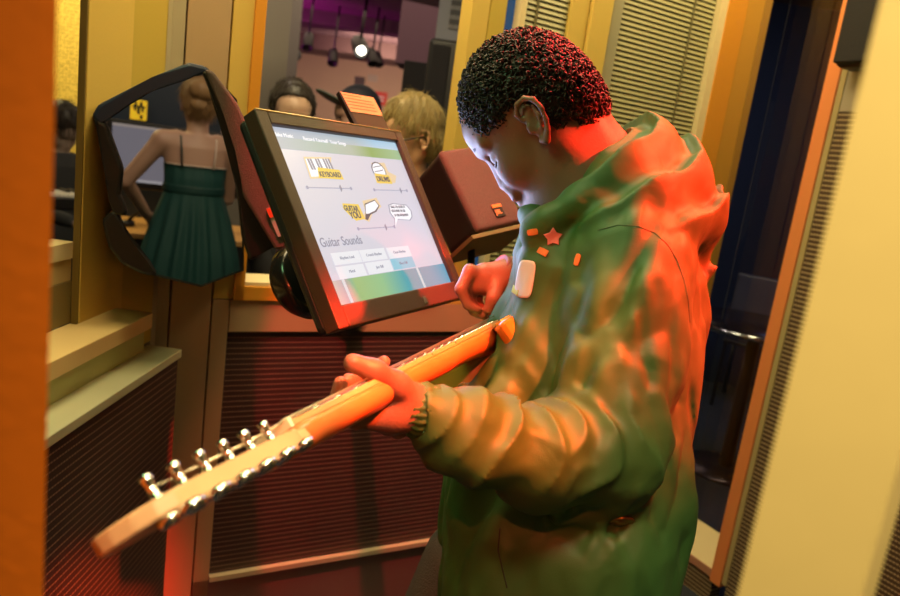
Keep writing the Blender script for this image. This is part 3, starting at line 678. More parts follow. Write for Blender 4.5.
# ------------------------------------------------------------------ people
def mrot(rows): return np.array([nrm(r) for r in rows])
def head_shape(S, H, A, s=1.0, face=True, ear=(1, -1), jaw=1.0, nose=1.0):
    """H skull centre, A rows forward / up / left, s scale (1 = child of 12)"""
    def L(f, u, l): return H + (A[0] * f + A[1] * u + A[2] * l) * s
    S.ell(L(.003, .002, 0), (.0855 * s, .081 * s, .0715 * s), A, 0.008)
    S.ell(L(.040, -.055, 0), (.052 * s, .074 * s, .055 * s), A, 0.02 * s)
    S.ell(L(.048, .0, 0), (.056 * s, .046 * s, .055 * s), A, 0.02 * s)
    for y in (1, -1):
        S.cap(L(.0, -.080, .046 * y), L(.066, -.128, .016 * y), .020 * s, .017 * s * jaw, 0.02 * s)
        S.ell(L(.060, -.068, .034 * y), (.028 * s, .028 * s, .020 * s), A, 0.02 * s)
    S.ell(L(.076, -.131, 0), (.020 * s, .018 * s, .022 * s), A, 0.018 * s)
    if face:
        for y in (1, -1):
            S.ell(L(.086, -.043, .031 * y), (.016 * s, .013 * s, .017 * s), A, 0.004 * s, '-')
            S.ell(L(.073, -.042, .030 * y), (.0135 * s, .0130 * s, .0150 * s), A, 0.003 * s)
            S.cap(L(.093, -.022, .012 * y), L(.079, -.018, .046 * y), .0075 * s, .006 * s, 0.012 * s)
            S.ell(L(.089, -.083, .011 * y), (.010 * s, .008 * s, .008 * s), A, 0.006 * s)
        S.cap(L(.088, -.030, 0), L(.091 + .004 * nose, -.076, 0), .0065 * s, .0095 * s, 0.010 * s)
        S.ell(L(.088, -.095, 0), (.012 * s, .012 * s, .022 * s), A, 0.008 * s)
        S.ell(L(.092, -.1015, 0), (.0085 * s, .0050 * s, .0200 * s), A, 0.004 * s)
        S.ell(L(.089, -.1120, 0), (.0080 * s, .0058 * s, .0170 * s), A, 0.004 * s)
        S.cap(L(.101, -.1068, -.017), L(.101, -.1068, .017), .0022 * s, .0022 * s, 0.002 * s, '-')
    for y in ear:
        # outer helix, lobe, inner fold; tilted back and standing off the skull
        def E(t, u, o): return L(.004 + t, -.041 + u, y * (.0735 + o))
        S.ell(E(-.002, -.001, -.001), (.013 * s, .026 * s, .007 * s), A, 0.005 * s)
        pts = [(.012, .010), (.013, .022), (.005, .031), (-.007, .031), (-.016, .022), (-.018, .008), (-.014, -.008), (-.007, -.020), (.001, -.028), (.007, -.024)]
        off = [.000, .004, .008, .012, .015, .016, .013, .009, .005, .002]
        S.chain([E(a, b, o) for (a, b), o in zip(pts, off)], [.0030 * s, .0034 * s, .0036 * s, .0036 * s, .0036 * s, .0034 * s, .0034 * s, .0038 * s, .0052 * s, .0040 * s], 0.003 * s)
        S.ell(E(-.003, .002, .010), (.0085 * s, .0165 * s, .009 * s), A, 0.002 * s, '-')
        S.chain([E(-.010, .018, .008), E(-.0095, .004, .009), E(-.003, -.012, .007)], [.0026 * s] * 3, 0.003 * s)
        S.cap(E(.010, .000, .002), E(.011, -.008, .002), .004 * s, .0035 * s, 0.003 * s)
    return L
SKIN = mat('brown_skin', (0.21, 0.105, 0.070), 0.42, bump=0.12, bscale=350)
SKIN.node_tree.nodes['Principled BSDF'].inputs['Subsurface Weight'].default_value = 0.0
HAIRB = mat('black_curly_hair', (0.012, 0.008, 0.009), 0.50, spec=0.4)
JACK = mat('green_jacket', (0.040, 0.112, 0.024), 0.55, bump=0.10, bscale=700)
_nt = JACK.node_tree; _n = _nt.nodes.new('ShaderNodeTexNoise'); _n.inputs['Scale'].default_value = 17; _n.inputs['Detail'].default_value = 1.5; _n.inputs['Distortion'].default_value = 0.5
_b = _nt.nodes.new('ShaderNodeBump'); _b.inputs['Strength'].default_value = 0.45; _b.inputs['Distance'].default_value = 0.012
_tc = _nt.nodes.new('ShaderNodeTexCoord'); _nt.links.new(_tc.outputs['Object'], _n.inputs['Vector']); _nt.links.new(_n.outputs['Fac'], _b.inputs['Height'])
_b2 = [x for x in _nt.nodes if x.type == 'BUMP' and x != _b][0]; _nt.links.new(_b.outputs[0], _b2.inputs['Normal'])

# head frame
H = P(527, 98, 0.97)
Fc = np.array([-.81, -.587, -.34]); Uc = np.array([-.587, .81, 0.02])
Fw = nrm(RC @ Fc); Uw = RC @ Uc; Uw = nrm(Uw - Uw.dot(Fw) * Fw); Lw = np.cross(Uw, Fw)
if (RC.T @ Lw)[2] < 0: Lw = -Lw
HA = np.array([Fw, Uw, Lw])
# guitar frame
G2 = P(475, 339, 0.95); G1 = P(102, 527, 0.415)
GN = nrm(G1 - G2)
_v = RC @ np.array([0, 0, 1.0]); GE = nrm(_v - _v.dot(GN) * GN); GF = np.cross(GN, GE)
if (RC.T @ GF)[1] < 0: GF = -GF
_t = math.radians(17); GF, GE = GF * math.cos(_t) - GE * math.sin(_t), GE * math.cos(_t) + GF * math.sin(_t)
# local guitar coordinates: x along the neck from body to head, y towards the bass side, z out of the strings
GM = frame(G2, GN, GE, GF)
def G(x, y, z): return G2 + GN * x + GE * y + GF * z
GL = float(np.linalg.norm(G1 - G2)); print('guitar length', GL)
NUT = 0.425
def proj(p):
    q = RC.T @ (np.array(p) - CP); return CX + FPX * q[0] / -q[2], CY - FPX * q[1] / -q[2], -q[2]
print('nut px', proj(G(NUT, 0, 0)), 'tip', proj(G(GL, 0, 0)))

FB = np.array([-math.cos(.20), math.sin(.20), 0]); LB = np.array([-math.sin(.20), -math.cos(.20), 0])    # body forward / left (horizontal)
def row(y, xf, xb, d, rl, sh=0.0):
    c = P((xf + xb) / 2, y, d); return (c[2], (c[0], c[1]), (xb - xf) / 2 * d / FPX, rl)
boy = empty('person', (0.24, 1.0, 0.0), 'boy with curly hair in a green hooded jacket playing an electric guitar, looking down', 'person')
# --- body: one continuous surface
S = SDF((-0.16, 0.52, 0.85), (0.42, 1.32, 1.74), 0.0026)
L = head_shape(S, H, HA)
neckb = P(600, 196, 0.99)
S.cap(L(-.030, -.050, 0), neckb, .052, .060, 0.03)
S.cap(L(.0, -.09, 0), P(575, 205, 0.97), .040, .045, 0.03)
S.cap(neckb, P(600, 330, .99), .075, .085, 0.05)
S.cap(P(600, 330, .99), P(575, 520, .99), .085, .08, 0.05)
LSH, LEL, LWR = P(634, 262, .865), P(612, 448, .80), P(432, 410, .740)
RSH, REL, RWR = P(565, 262, 1.13), P(572, 330, 1.19), P(512, 272, 1.09)
S.cap(P(600, 235, .98), LSH, .05, .045, 0.04); S.cap(LSH, LEL, .038, .030, 0.02); S.chain([LEL, P(530, 450, .785), P(466, 430, .755), LWR], [.028, .026, .024, .0225], 0.015)
S.cap(P(600, 235, 1.0), RSH, .05, .045, 0.04); S.cap(RSH, REL, .042, .036, 0.02); S.cap(REL, RWR, .034, .022, 0.02)
# left hand around the neck of the guitar
S.cap(LWR, P(405, 404, .728), .023, .022, 0.012)
S.chain([P(412, 401, .727), P(396, 385, .706), P(374, 371, .684), P(353, 363, .672)], [.0175, .0135, .0108, .0095], 0.008)     # thumb, over the top edge
S.chain([P(412, 412, .732), P(392, 414, .722), P(372, 416, .714)], [.021, .018, .015], 0.012)                                    # edge of the palm
kn = [(372, 415, .712), (380, 420, .728), (389, 425, .744), (398, 428, .760)]
for i, (x, y, d) in enumerate(kn):
    xx = 0.155 + 0.0 * i
    k0 = P(x, y, d)
    gx = float((k0 - G2) @ GN)
    ln = (1.0, 1.06, 1.0, .82)[i]
    pts = [P(404, 412, .735), k0, G(gx + .012, -.030, -.016), G(gx + .018, -.036 * ln, .010), G(gx + .016, -.020 * ln, .024)]
    S.chain(pts, [.014, .0110, .0092, .0085, .0075], 0.005)
# visible tip of the first finger on the strings, above the edge of the neck
S.chain([G(.235, -.030, .006), G(.240, -.008, .022), G(.243, .010, .020)], [.0085, .0078, .0068], 0.004)
# right hand, bent down to the strings
S.cap(RWR, P(500, 277, 1.08), .021, .022, 0.012)
S.chain([P(503, 278, 1.08), P(485, 276, 1.072)], [.024, .021], 0.012)
S.chain([P(494, 284, 1.078), P(478, 283, 1.074)], [.020, .018], 0.012)
for i, (a, b_, c_, r) in enumerate([((470, 271, 1.055), (461, 289, 1.05), (468, 305, 1.055), .0088), ((472, 276, 1.07), (464, 294, 1.065), (474, 311, 1.065), .0090),
                                    ((476, 281, 1.085), (469, 299, 1.08), (478, 313, 1.08), .0086), ((481, 286, 1.10), (476, 302, 1.095), (484, 311, 1.09), .0078)]):
    S.chain([P(486, 278 + i * 2, 1.07), P(*a), P(*b_), P(*c_)], [.013, .0105, r + .0004, r - .001], 0.005)
    S.cap(P(*c_), P(c_[0] + 9, c_[1] + 4, c_[2]), r - .001, r - .0025, 0.003)
S.chain([P(498, 286, 1.06), P(494, 298, 1.05), P(489, 309, 1.055)], [.0125, .0105, .0082], 0.008)
body = link('body', S.mesh('body', 1), SKIN, boy)
del S
# eyes: closed lids with lashes and brow
def lash(y):
    pts = [L(.0855 - abs(t) * .5 * .012 - .0, -.0475 - (1 - t * t) * .0022, (.030 + t * .0125) * y) for t in np.linspace(-1, 1, 9)]
    pts = [p + Fw * 0.0005 for p in pts]
    return tube('eyelashes', pts, [.0006, .0009, .0012, .0013, .0014, .0013, .0012, .0009, .0005], HAIRB, body, 6)
lash(1); lash(-1)
for y in (1, -1):
    bm = bmesh.new(); bm_tube(bm, [L(.0985, -.020, .014 * y), L(.0965, -.0145, .028 * y), L(.083, -.016, .046 * y)], [.0018, .0026, .0012], 6)
    link('eyebrow', bm_done(bm, 'eyebrow'), HAIRB, body, True)
# hair cap and curls
S = SDF(H - .16, H + .16, 0.003)
S.ell(L(.004, .004, 0), (.0885, .0845, .0755), HA, 0)
S.ell(L(-.026, -.020, 0), (.064, .070, .0725), HA, 0.01)
S.ell(L(-.045, -.055, 0), (.040, .040, .050), HA, 0.015)
# cut away the face and the area of the ears
n1 = nrm(Fw * .93 - Uw * .36); c1 = L(.155, -.085, 0)
S.rbox(L(.190, -.100, 0), (.11, .115, .12), np.array([Fw, Uw, Lw]), 0.03, 0.008, '-')
for y in (1, -1): S.ell(L(.020, -.045, .08 * y), (.034, .048, .026), HA, 0.008, '-'); S.ell(L(.060, -.060, .072 * y), (.040, .052, .04), HA, 0.008, '-')
S.ell(L(.02, -.12, 0), (.085, .06, .10), HA, 0.01, '-')
hcap = link('hair', S.mesh('hair', 1), HAIRB, boy); del S
hv = np.empty(len(hcap.data.vertices) * 3, np.float32); hcap.data.vertices.foreach_get('co', hv); hv = hv.reshape(-1, 3)
hn = np.empty_like(hv).ravel(); hcap.data.vertices.foreach_get('normal', hn); hn = hn.reshape(-1, 3)
out = (((hv - H) * hn).sum(1) > 0.045)
cand = np.nonzero(out)[0]; pick = RNG.choice(cand, min(5200, len(cand)), replace=False)
def curls(name, pts, nrms, m, parent, R0=.0038, tr=.0014, lift=.0005):
    vs = []; fs = []
    NS, NT = 9, 4
    for p, n in zip(pts, nrms):
        n = nrm(n); a = nrm(np.cross(n, RNG.normal(size=3))); b = np.cross(n, a)
        tilt = RNG.uniform(-.9, .9); ax1 = nrm(a * math.cos(tilt) + n * math.sin(tilt)); ax2 = b if RNG.random() < .5 else nrm(b + n * .9)
        ax2 = nrm(ax2 - ax2.dot(ax1) * ax1); ax3 = np.cross(ax1, ax2)
        R = R0 * RNG.uniform(.7, 1.25); c = p + n * (lift + RNG.uniform(0, .0035)); t0 = RNG.uniform(0, 6.28)
        base = len(vs)
        for i in range(NS):
            t = t0 + i / (NS - 1) * 4.9; rad = R * (1 - .35 * i / NS)
            cc = c + (ax1 * math.cos(t) + ax2 * math.sin(t)) * rad + ax3 * (i - NS / 2) * .0006
            rdir = ax1 * math.cos(t) + ax2 * math.sin(t); tt = tr * (1 - .5 * abs(i / (NS - 1) - .4))
            for k in range(NT):
                w_ = 2 * PI * k / NT; vs.append(cc + (rdir * math.cos(w_) + ax3 * math.sin(w_)) * tt)
        for i in range(NS - 1):
            for k in range(NT):
                q = base + i * NT; fs.append((q + k, q + (k + 1) % NT, q + NT + (k + 1) % NT, q + NT + k))
    me = bpy.data.meshes.new(name); me.from_pydata([tuple(v) for v in vs], [], fs); me.update()
    return link(name, me, m, parent, True)
curls('curls', hv[pick], hn[pick], HAIRB, hcap)
# --- jacket
def folds(amp, sc, seed):
    def f(g, t):
        s3 = np.array(sc, float) * np.ones(3)
        a = wav(g, seed, s3); b = wav(g, seed + 5, s3 * 2.1); c = wav(g, seed + 9, s3 * 4.0)
        return amp * (.8 - 2.4 * np.abs(a + .35 * b) + .45 * np.abs(b + .4 * c) + .25 * c)
    return f
def sleeve_f(a, b, amp, n, seed):
    a = np.array(a); d = np.array(b) - a
    def f(g, t):
        ang = wav(g, seed, 26)
        return -amp * (.75 - 1.6 * np.abs(np.sin(t * n * 3.1416 + 5.5 * ang)) ** .8 + 1.3 * wav(g, seed + 3, 62) + .5 * wav(g, seed + 4, 120))
    return f
S = SDF((-0.12, 0.56, 0.80), (0.50, 1.32, 1.66), 0.0030)
rows = [row(640, 436, 668, .97, .175), row(560, 436, 672, .97, .170), row(500, 440, 682, .97, .165), row(440, 446, 690, .98, .160), row(390, 456, 698, .99, .158), row(340, 488, 702, .99, .158), row(300, 506, 705, .99, .155),
        row(262, 508, 700, .99, .150), row(235, 520, 690, .99, .13), row(212, 535, 680, .99, .095), row(196, 548, 668, .99, .07)]
S.loft(rows, (FB, LB), 0.0, fn=folds(.012, (46, 46, 20), 3), power=2.4)
SL, SE = P(634, 262, .885), P(606, 446, .82)
S.cap(P(600, 232, .95), P(628, 262, .89), .070, .078, 0.03)
S.cap(P(575, 232, 1.03), P(560, 262, 1.10), .06, .072, 0.03)
S.cap(SL, SE, .083, .070, 0.012, fn=folds(.010, (48, 48, 26), 11))
F0, F1, F2, F3 = P(606, 446, .82), P(540, 455, .785), P(465, 432, .752), P(420, 411, .736)
S.cap(F0, F1, .070, .060, 0.014, fn=sleeve_f(F0, F1, .0065, 2.2, 21))
S.cap(F1, F2, .060, .049, 0.010, fn=sleeve_f(F1, F2, .0080, 2.6, 31))
S.cap(F2, F3, .049, .034, 0.008, fn=sleeve_f(F2, F3, .0040, 2.0, 41))
# far sleeve, ending before the wrist
S.cap(RSH, REL, .072, .062, 0.02, fn=folds(.003, 30, 8)); S.cap(REL, P(526, 278, 1.10), .060, .040, 0.012, fn=folds(.003, 40, 9))
# pocket and flap bulges, storm flap on the front
S.cap(P(560, 515, .815), P(640, 500, .83), .012, .012, 0.02)
# collar: standing ring round the neck, open in front
S.chain([P(538, 232, .905), P(548, 222, .895), P(575, 205, .885), P(605, 186, .895)], [.020, .020, .018, .020], 0.012)
S.chain([P(532, 214, .96), P(538, 232, .905)], [.018, .022], 0.012)
S.chain([P(532, 214, .96), P(540, 205, 1.03), P(575, 185, 1.07), P(620, 160, 1.06)], [.017, .018, .02, .022], 0.012)
# hood: gathered folds lying on the shoulders and back
_n0 = P(588, 165, .98)
def hf(g, t):
    r_ = np.sqrt((g[0] - _n0[0]) ** 2 + (g[1] - _n0[1]) ** 2 + (g[2] - _n0[2]) ** 2)
    return -.0075 * (1 - 1.9 * np.abs(np.sin(r_ * PI / .040 + 2.2 * wav(g, 71, 16)))) - .003 * wav(g, 75, 60)
S.chain([P(598, 200, .885), P(628, 176, .895), P(655, 158, .94), P(654, 142, 1.00), P(640, 140, 1.06)], [.024, .034, .036, .032, .028], 0.03, fn=hf)
S.chain([P(612, 224, .865), P(652, 204, .868), P(683, 190, .92), P(682, 178, 1.0), P(655, 165, 1.08)], [.020, .030, .040, .040, .034], 0.03, fn=hf)
S.chain([P(640, 236, .865), P(676, 224, .875), P(702, 222, .93), P(700, 220, 1.02)], [.016, .026, .032, .036], 0.025, fn=hf)
S.chain([P(690, 235, .93), P(706, 232, .97), P(695, 260, .98)], [.028, .024, .024], 0.012, fn=hf)
S.ell(P(660, 205, .99), (.075, .05, .085), np.array([nrm(RC @ np.array([.9, -.5, 0])), nrm(RC @ np.array([.5, .9, 0])), nrm(RC @ np.array([0, 0, 1]))]), 0.02)
# hollow of the neck opening
S.cap(P(585, 195, .985), L(-.02, -.03, 0), .052, .066, 0.008, '-')
S.ell(L(.035, -.095, 0), (.075, .06, .070), HA, 0.006, '-')
# sleeve ends hollow; guitar body fits in front of the belly
S.cap(P(432, 414, .740), P(404, 410, .72), .023, .027, 0.002, '-')
S.cap(P(528, 280, 1.10), P(505, 272, 1.09), .026, .030, 0.002, '-')
GA = np.array([GN, GE, GF])
S.rbox(G(-.16, -.06, -.022), (.175, .085, .028), GA, 0.01, 0.004, '-')
jack = link('jacket', S.mesh('jacket', 3), JACK, boy); del S
# things sewn or stuck on the jacket: found by casting onto it
bpy.context.view_layer.update()
from mathutils.bvhtree import BVHTree
bv = BVHTree.FromObject(jack, bpy.context.evaluated_depsgraph_get())
def cast(x, y):
    r = ray(x, y); h, n, i, d = bv.ray_cast(Vector(CP), Vector(nrm(r))); return (np.array(h), np.array(n)) if h is not None else (None, None)
def patch(name, px, c, m, lift=.0012, nsub=8):
    """a thin soft patch that follows the cloth"""
    cx_ = np.mean([p[0] for p in px]); cy_ = np.mean([p[1] for p in px]); bm = bmesh.new(); rings = []
    n = len(px)
    for k in range(nsub + 1):
        f = k / nsub; ring = []
        for (x, y) in px:
            h, nn = cast(cx_ + (x - cx_) * f, cy_ + (y - cy_) * f)
            if h is None: bm.free(); return None
            if nn @ (h - CP) > 0: nn = -nn
            ring.append(bm.verts.new(h + nn * lift))
            if k == 0: break
        rings.append(ring)
    for k in range(nsub):
        a, b = rings[k], rings[k + 1]
        for i in range(n):
            j = (i + 1) % n
            if k == 0: bm.faces.new((a[0], b[i], b[j]))
            else: bm.faces.new((a[i], b[i], b[j], a[j]))
    o = link(name, bm_done(bm, name), m, jack, True)
    s_ = o.modifiers.new('s', 'SOLIDIFY'); s_.thickness = .0008; return o
def blob(cx_, cy_, rx, ry, n=12, rot=0, pw=1.0, jag=0):
    o = []
    for k in range(n):
        t = 2 * PI * k / n; rr = 1 + (jag if k % 2 else -jag)
        c_, s_ = math.cos(t), math.sin(t)
        u = math.copysign(abs(c_) ** pw, c_) * rx * rr; v = math.copysign(abs(s_) ** pw, s_) * ry * rr
        o.append((cx_ + u * math.cos(rot) - v * math.sin(rot), cy_ + u * math.sin(rot) + v * math.cos(rot)))
    return o
STK = mat('sticker_white', (0.72, 0.68, 0.70), 0.45); PNK = mat('flower_pink', (0.85, 0.30, 0.30), 0.6); OPT = mat('patch_orange', (0.70, 0.20, 0.04), 0.6)
tg = patch('name_sticker', blob(526, 279, 8.5, 19, 20, .16, .45), None, STK)
patch('sticker_corner', [(515, 285), (520, 290), (519, 296), (513, 292)], None, mat('sticker_yellow', (0.6, 0.6, 0.05), .5), .0016)
patch('flower_patch', blob(553, 237, 8, 8, 10, .3, 1, .25), None, PNK); patch('orange_patch', blob(533, 232, 6, 3.5, 8, -.2, 1, .1), None, OPT)
patch('orange_patch', blob(543, 252, 6, 4, 8, .5, 1, .15), None, OPT); patch('orange_patch', blob(578, 260, 3, 7, 8, .3, 1, .1), None, OPT)
h, nn = cast(621, 519)
if h is not None:
    if nn @ (h - CP) > 0: nn = -nn
    t1 = nrm(np.cross(nn, (0, 0, 1))); t2 = np.cross(nn, t1); bmx = frame(h + nn * .002, t1, t2, nn)
    sb = lathe('snap_button', [(0.0, 0.0), (0.015, 0.0), (0.0155, 0.002), (0.013, 0.0035), (0.009, 0.0025), (0.008, 0.004), (0.0, 0.0055)], mat('aged_brass', (0.32, 0.20, 0.07), 0.3, metal=0.9), jack, bmx, 28)
# cuff of gathered elastic
bm = bmesh.new()
c0, c1_ = P(430, 413, .738), P(413, 408, .733); ax = nrm(c1_ - c0); u1 = nrm(np.cross(ax, (0, 0, 1))); u2 = np.cross(ax, u1); rings = []
for k in range(9):
    f = k / 8; rr = .030 - .0015 * math.sin(f * PI * 3) - .003 * f
    rings.append([bm.verts.new(Vector(c0 + (c1_ - c0) * f * 1.3 + (u1 * math.cos(a_) + u2 * math.sin(a_)) * (rr + .0016 * math.sin(a_ * 22 + k)))) for a_ in np.linspace(0, 2 * PI, 90, endpoint=False)])
for a_, b_ in zip(rings, rings[1:]):
    for k in range(90): bm.faces.new((a_[k], a_[(k + 1) % 90], b_[(k + 1) % 90], b_[k]))
cf = link('cuff', bm_done(bm, 'cuff'), JACK, jack, True); cf.modifiers.new('s', 'SOLIDIFY').thickness = .003
# seam over the shoulder and zip down the front, laid on the cloth
def seam(name, px, r, m):
    pts = []
    for i in range(len(px) - 1):
        for f in np.linspace(0, 1, 10, endpoint=False):
            x = px[i][0] + (px[i + 1][0] - px[i][0]) * f; y = px[i][1] + (px[i + 1][1] - px[i][1]) * f
            h, n_ = cast(x, y)
            if h is not None and (not pts or np.linalg.norm(h - pts[-1]) < .04): pts.append(h)
    if len(pts) > 3: tube(name, pts, r, m, jack, 5)
DGR = mat('seam_green', (0.05, 0.11, 0.04), 0.7)
seam('shoulder_seam', [(598, 230), (618, 225), (638, 226), (655, 233), (668, 245), (677, 260), (684, 280), (688, 300), (690, 325)], .0008, DGR)
seam('pocket_seam', [(500, 528), (498, 550), (508, 592)], .0010, mat('seam_dark', (0.02, 0.03, 0.02), 0.7))
# trousers, standing on the floor
S = SDF((-0.10, 0.62, 0.06), (0.42, 1.32, 1.02), 0.006)
pz = [(1.0, .10, .12), (.90, .10, .125), (.80, .105, .14)]
hipc = P(548, 600, .985)
S.loft([(z, (hipc[0], hipc[1]), a_, b_) for z, a_, b_ in pz], (FB, LB), 0.02)
for sd in (1, -1):
    hc = np.array([hipc[0], hipc[1], .86]) + LB * .075 * sd
    S.cap(hc, hc + np.array([0, 0, -.40]) + FB * .03, .070, .072, 0.03, fn=folds(.003, 18, 60 + sd)); S.cap(hc + np.array([0, 0, -.40]) + FB * .03, hc + np.array([0, 0, -.80]), .072, .060, 0.02, fn=folds(.004, 22, 65 + sd))
S.cap(P(462, 560, 1.0), P(414, 680, 1.02), .055, .060, 0.05)
link('trousers', S.mesh('trousers', 1), mat('grey_denim', (0.075, 0.065, 0.06), 0.85, bump=0.4, bscale=400, var=0.3), boy); del S
for sd in (1, -1):
    b0 = np.array([hipc[0], hipc[1], 0.0]) + LB * .085 * sd
    S = SDF(b0 - .22, b0 + np.array([.22, .22, .16]), 0.005)
    S.cap(b0 + np.array([0, 0, .05]) - FB * .03, b0 + np.array([0, 0, .035]) + FB * .13, .048, .035, 0.02); S.cap(b0 + np.array([0, 0, .05]) - FB * .02, b0 + np.array([0, 0, .11]), .045, .05, 0.02)
    S.rbox(b0 + np.array([0, 0, -.10]), (.4, .4, .10), None, 0.0, 0.0, '-')
    link('shoe', S.mesh('shoe', 1), mat('shoe_black', (0.02, 0.02, 0.02), 0.5), boy); del S
# wristband on the far wrist
wa, wb = P(502, 271, 1.085), P(508, 275, 1.09); ax = nrm(wb - wa); u1 = nrm(np.cross(ax, (0, 0, 1))); u2 = np.cross(ax, u1)
wbm = frame(wa, u1, u2, ax)
lathe('wristband', [(0.0225, -.009), (0.0245, -.009), (0.025, 0.0), (0.0245, .009), (0.0225, .009)], mat('band_dark_red', (0.20, 0.05, 0.05), 0.5), boy, wbm, 28)

# ------------------------------------------------------------------ the guitar
gt = empty('electric_guitar', G(0, 0, 0), 'electric guitar with orange lit maple neck and six chrome tuners held by the boy', 'guitar')
MAP = mat('maple_neck_lit', (0.72, 0.21, 0.05), 0.28, var=0.08, bscale=30); HEADM = mat('maple_head', (0.70, 0.40, 0.20), 0.35, var=0.08, bscale=30)  # neck maple carries the orange light in its colour
CHR = mat('chrome', (0.85, 0.84, 0.82), 0.15, metal=1.0)
# neck: D-shaped section lofted from heel to nut
bm = bmesh.new(); rings = []
for i in range(14):
    f = i / 13; x = -.02 + (NUT + .02) * f; hw = .0285 - .0075 * f; th = .022 - .002 * f + (.006 * max(0, 1 - f * 8))
    ring = [(x, hw, 0), (x, hw, -.004)] + [(x, hw * math.cos(a_), -.004 - (th - .004) * math.sin(a_) ** .8) for a_ in np.linspace(.15, PI - .15, 14)] + [(x, -hw, -.004), (x, -hw, 0)]
    rings.append([bm.verts.new(r_) for r_ in ring])
for a_, b_ in zip(rings, rings[1:]):
    n = len(a_)
    for k in range(n): bm.faces.new((a_[k], a_[(k + 1) % n], b_[(k + 1) % n], b_[k]))
bm.faces.new(rings[0]); bm.faces.new(rings[-1][::-1])
o = link('neck', bm_done(bm, 'neck'), MAP, gt, True); setmw(o, GM); neck = o
fb_ = prism('fretboard', [(-.05, .0295), (NUT, .0215), (NUT, -.0215), (-.05, -.0295)][::-1], 0, .006, mat('fretboard', (0.60, 0.33, 0.13), 0.35), gt, GM, .001)
for k in range(1, 21):
    x = NUT - .648 * (1 - 2 ** (-k / 12)); hw = .0215 + (NUT - x) / NUT * .0075
    tube('fret', [(x, -hw, .0063), (x, hw, .0063)], .0011, CHR, fb_, 5, GM)
for k in (3, 5, 7, 9, 12):
    x = NUT - .648 * (1 - 2 ** (-(k - .5) / 12)); hw = .0215 + (NUT - x) / NUT * .0075
    o = lathe('side_dot', [(0, 0), (.0016, 0), (.0016, .0004), (0, .0004)], mat('dot_black', (.02, .02, .02), .5), fb_, GM @ Matrix.Translation((x, hw - .0006, .003)) @ Matrix.Rotation(-PI / 2, 4, 'X'), 12)
box('nut', (NUT, -.0215, 0), (NUT + .004, .0215, .0085), mat('bone', (0.8, 0.72, 0.5), .4), 0.0008, gt, GM)
hd = GL - NUT
hpoly = [(NUT, .0215), (NUT + .012, .0245), (NUT + .03, .026), (NUT + hd * .70, .029), (NUT + hd * .80, .0275), (NUT + hd * .88, .022), (NUT + hd * .95, .012), (NUT + hd * .99, -.001), (NUT + hd, -.012), (NUT + hd * .98, -.022), (NUT + hd * .92, -.030), (NUT + hd * .84, -.033), (NUT + hd * .76, -.031), (NUT + .06, -.024), (NUT + .02, -.0225), (NUT, -.0215)]
hdo = prism('headstock', hpoly[::-1], -.0145, -.002, HEADM, gt, GM, .002)
box('head_volute', (NUT - .012, -.0212, -.019), (NUT + .016, .0212, -.001), HEADM, .004, gt, GM)
for k in range(6):
    x = NUT + .022 + k * (hd * .84 - .022) / 5.0 * .98; yy = .0130 + k * .0006
    t_ = lathe('tuner', [(0, 0), (.0085, 0), (.0085, .0045), (.0055, .0065), (0, .0065)], CHR, gt, GM @ Matrix.Translation((x, yy, -.0145)) @ Matrix.Rotation(PI, 4, 'X'), 20)
    lathe('string_post', [(0, -.004), (.0052, -.004), (.0052, .0008), (.0034, .0012), (.0034, .0105), (.0042, .012), (.0042, .0165), (0, .0170)], CHR, t_, GM @ Matrix.Translation((x, yy, -.002)), 18)
    tube('shaft', [(x, yy, -.0185), (x, .036, -.0185)], .0022, CHR, t_, 8, GM)
    S_ = lathe('tuner_button', [(0, 0), (.0045, .0002), (.0066, .003), (.0066, .010), (.0040, .0135), (0, .0145)], CHR, t_, GM @ Matrix.Translation((x, .031 + .0004 * k, -.0185)) @ Matrix.Rotation(-PI / 2, 4, 'X') @ Matrix.Diagonal((1.25, .62, 1, 1)), 20)
# strings
for k in range(6):
    y0_ = -.0175 + .007 * k; xe = NUT + .022 + (5 - k) * 0 + k * 0
    xt = NUT + .022 + (5 - k) * (hd * .84 - .022) / 5.0 * .98; r_ = .00022 + .00008 * k
    tube('string', [(-.20, y0_ * 1.35, .016), (NUT + .002, y0_, .0090), (xt, .013 + (5 - k) * .0006, .006)], r_, mat('string_steel', (0.75, 0.62, 0.45), 0.3, metal=1.0), gt, 5, GM)
# body: double-cutaway outline, rounded slab with dark edge
bo = [(-.005, .030), (.020, .040), (.034, .055), (.030, .068), (.0, .072), (-.030, .070), (-.085, .066), (-.135, .066), (-.19, .085), (-.25, .10), (-.31, .095), (-.345, .070), (-.355, .03), (-.35, -.05), (-.325, -.11), (-.28, -.145), (-.22, -.150), (-.16, -.125), (-.12, -.110), (-.07, -.115), (-.02, -.120), (.010, -.110), (.020, -.085), (.000, -.055), (-.015, -.032), (-.03, 0.0)]
gb = prism('body', bo[::-1], -.045, -.003, mat('sunburst_amber', (0.42, 0.24, 0.03), 0.2, var=0.1, bscale=12), gt, GM, .006)
prism('pickguard', [(-.015, -.034), (.0, -.060), (.008, -.085), (-.02, -.108), (-.09, -.100), (-.15, -.112), (-.20, -.07), (-.20, .045), (-.10, .050), (-.05, .055), (.005, .062), (.024, .056), (.015, .042), (-.008, .033), (-.055, .028), (-.055, -.03)][::-1], -.003, -.0005, mat('pickguard_gold', (0.70, 0.52, 0.10), 0.2), gb, GM)
for k, x in enumerate((-.085, -.135, -.18)):
    box('pickup', (x - .009, -.034, -.003), (x + .009, .036, .006), mat('pickup_cream', (0.6, .5, .25), .4), .002, gb, GM)
lathe('knob', [(0, 0), (.011, 0), (.010, .014), (0, .015)], CHR, gb, GM @ Matrix.Translation((-.16, -.085, -.0005)), 20)
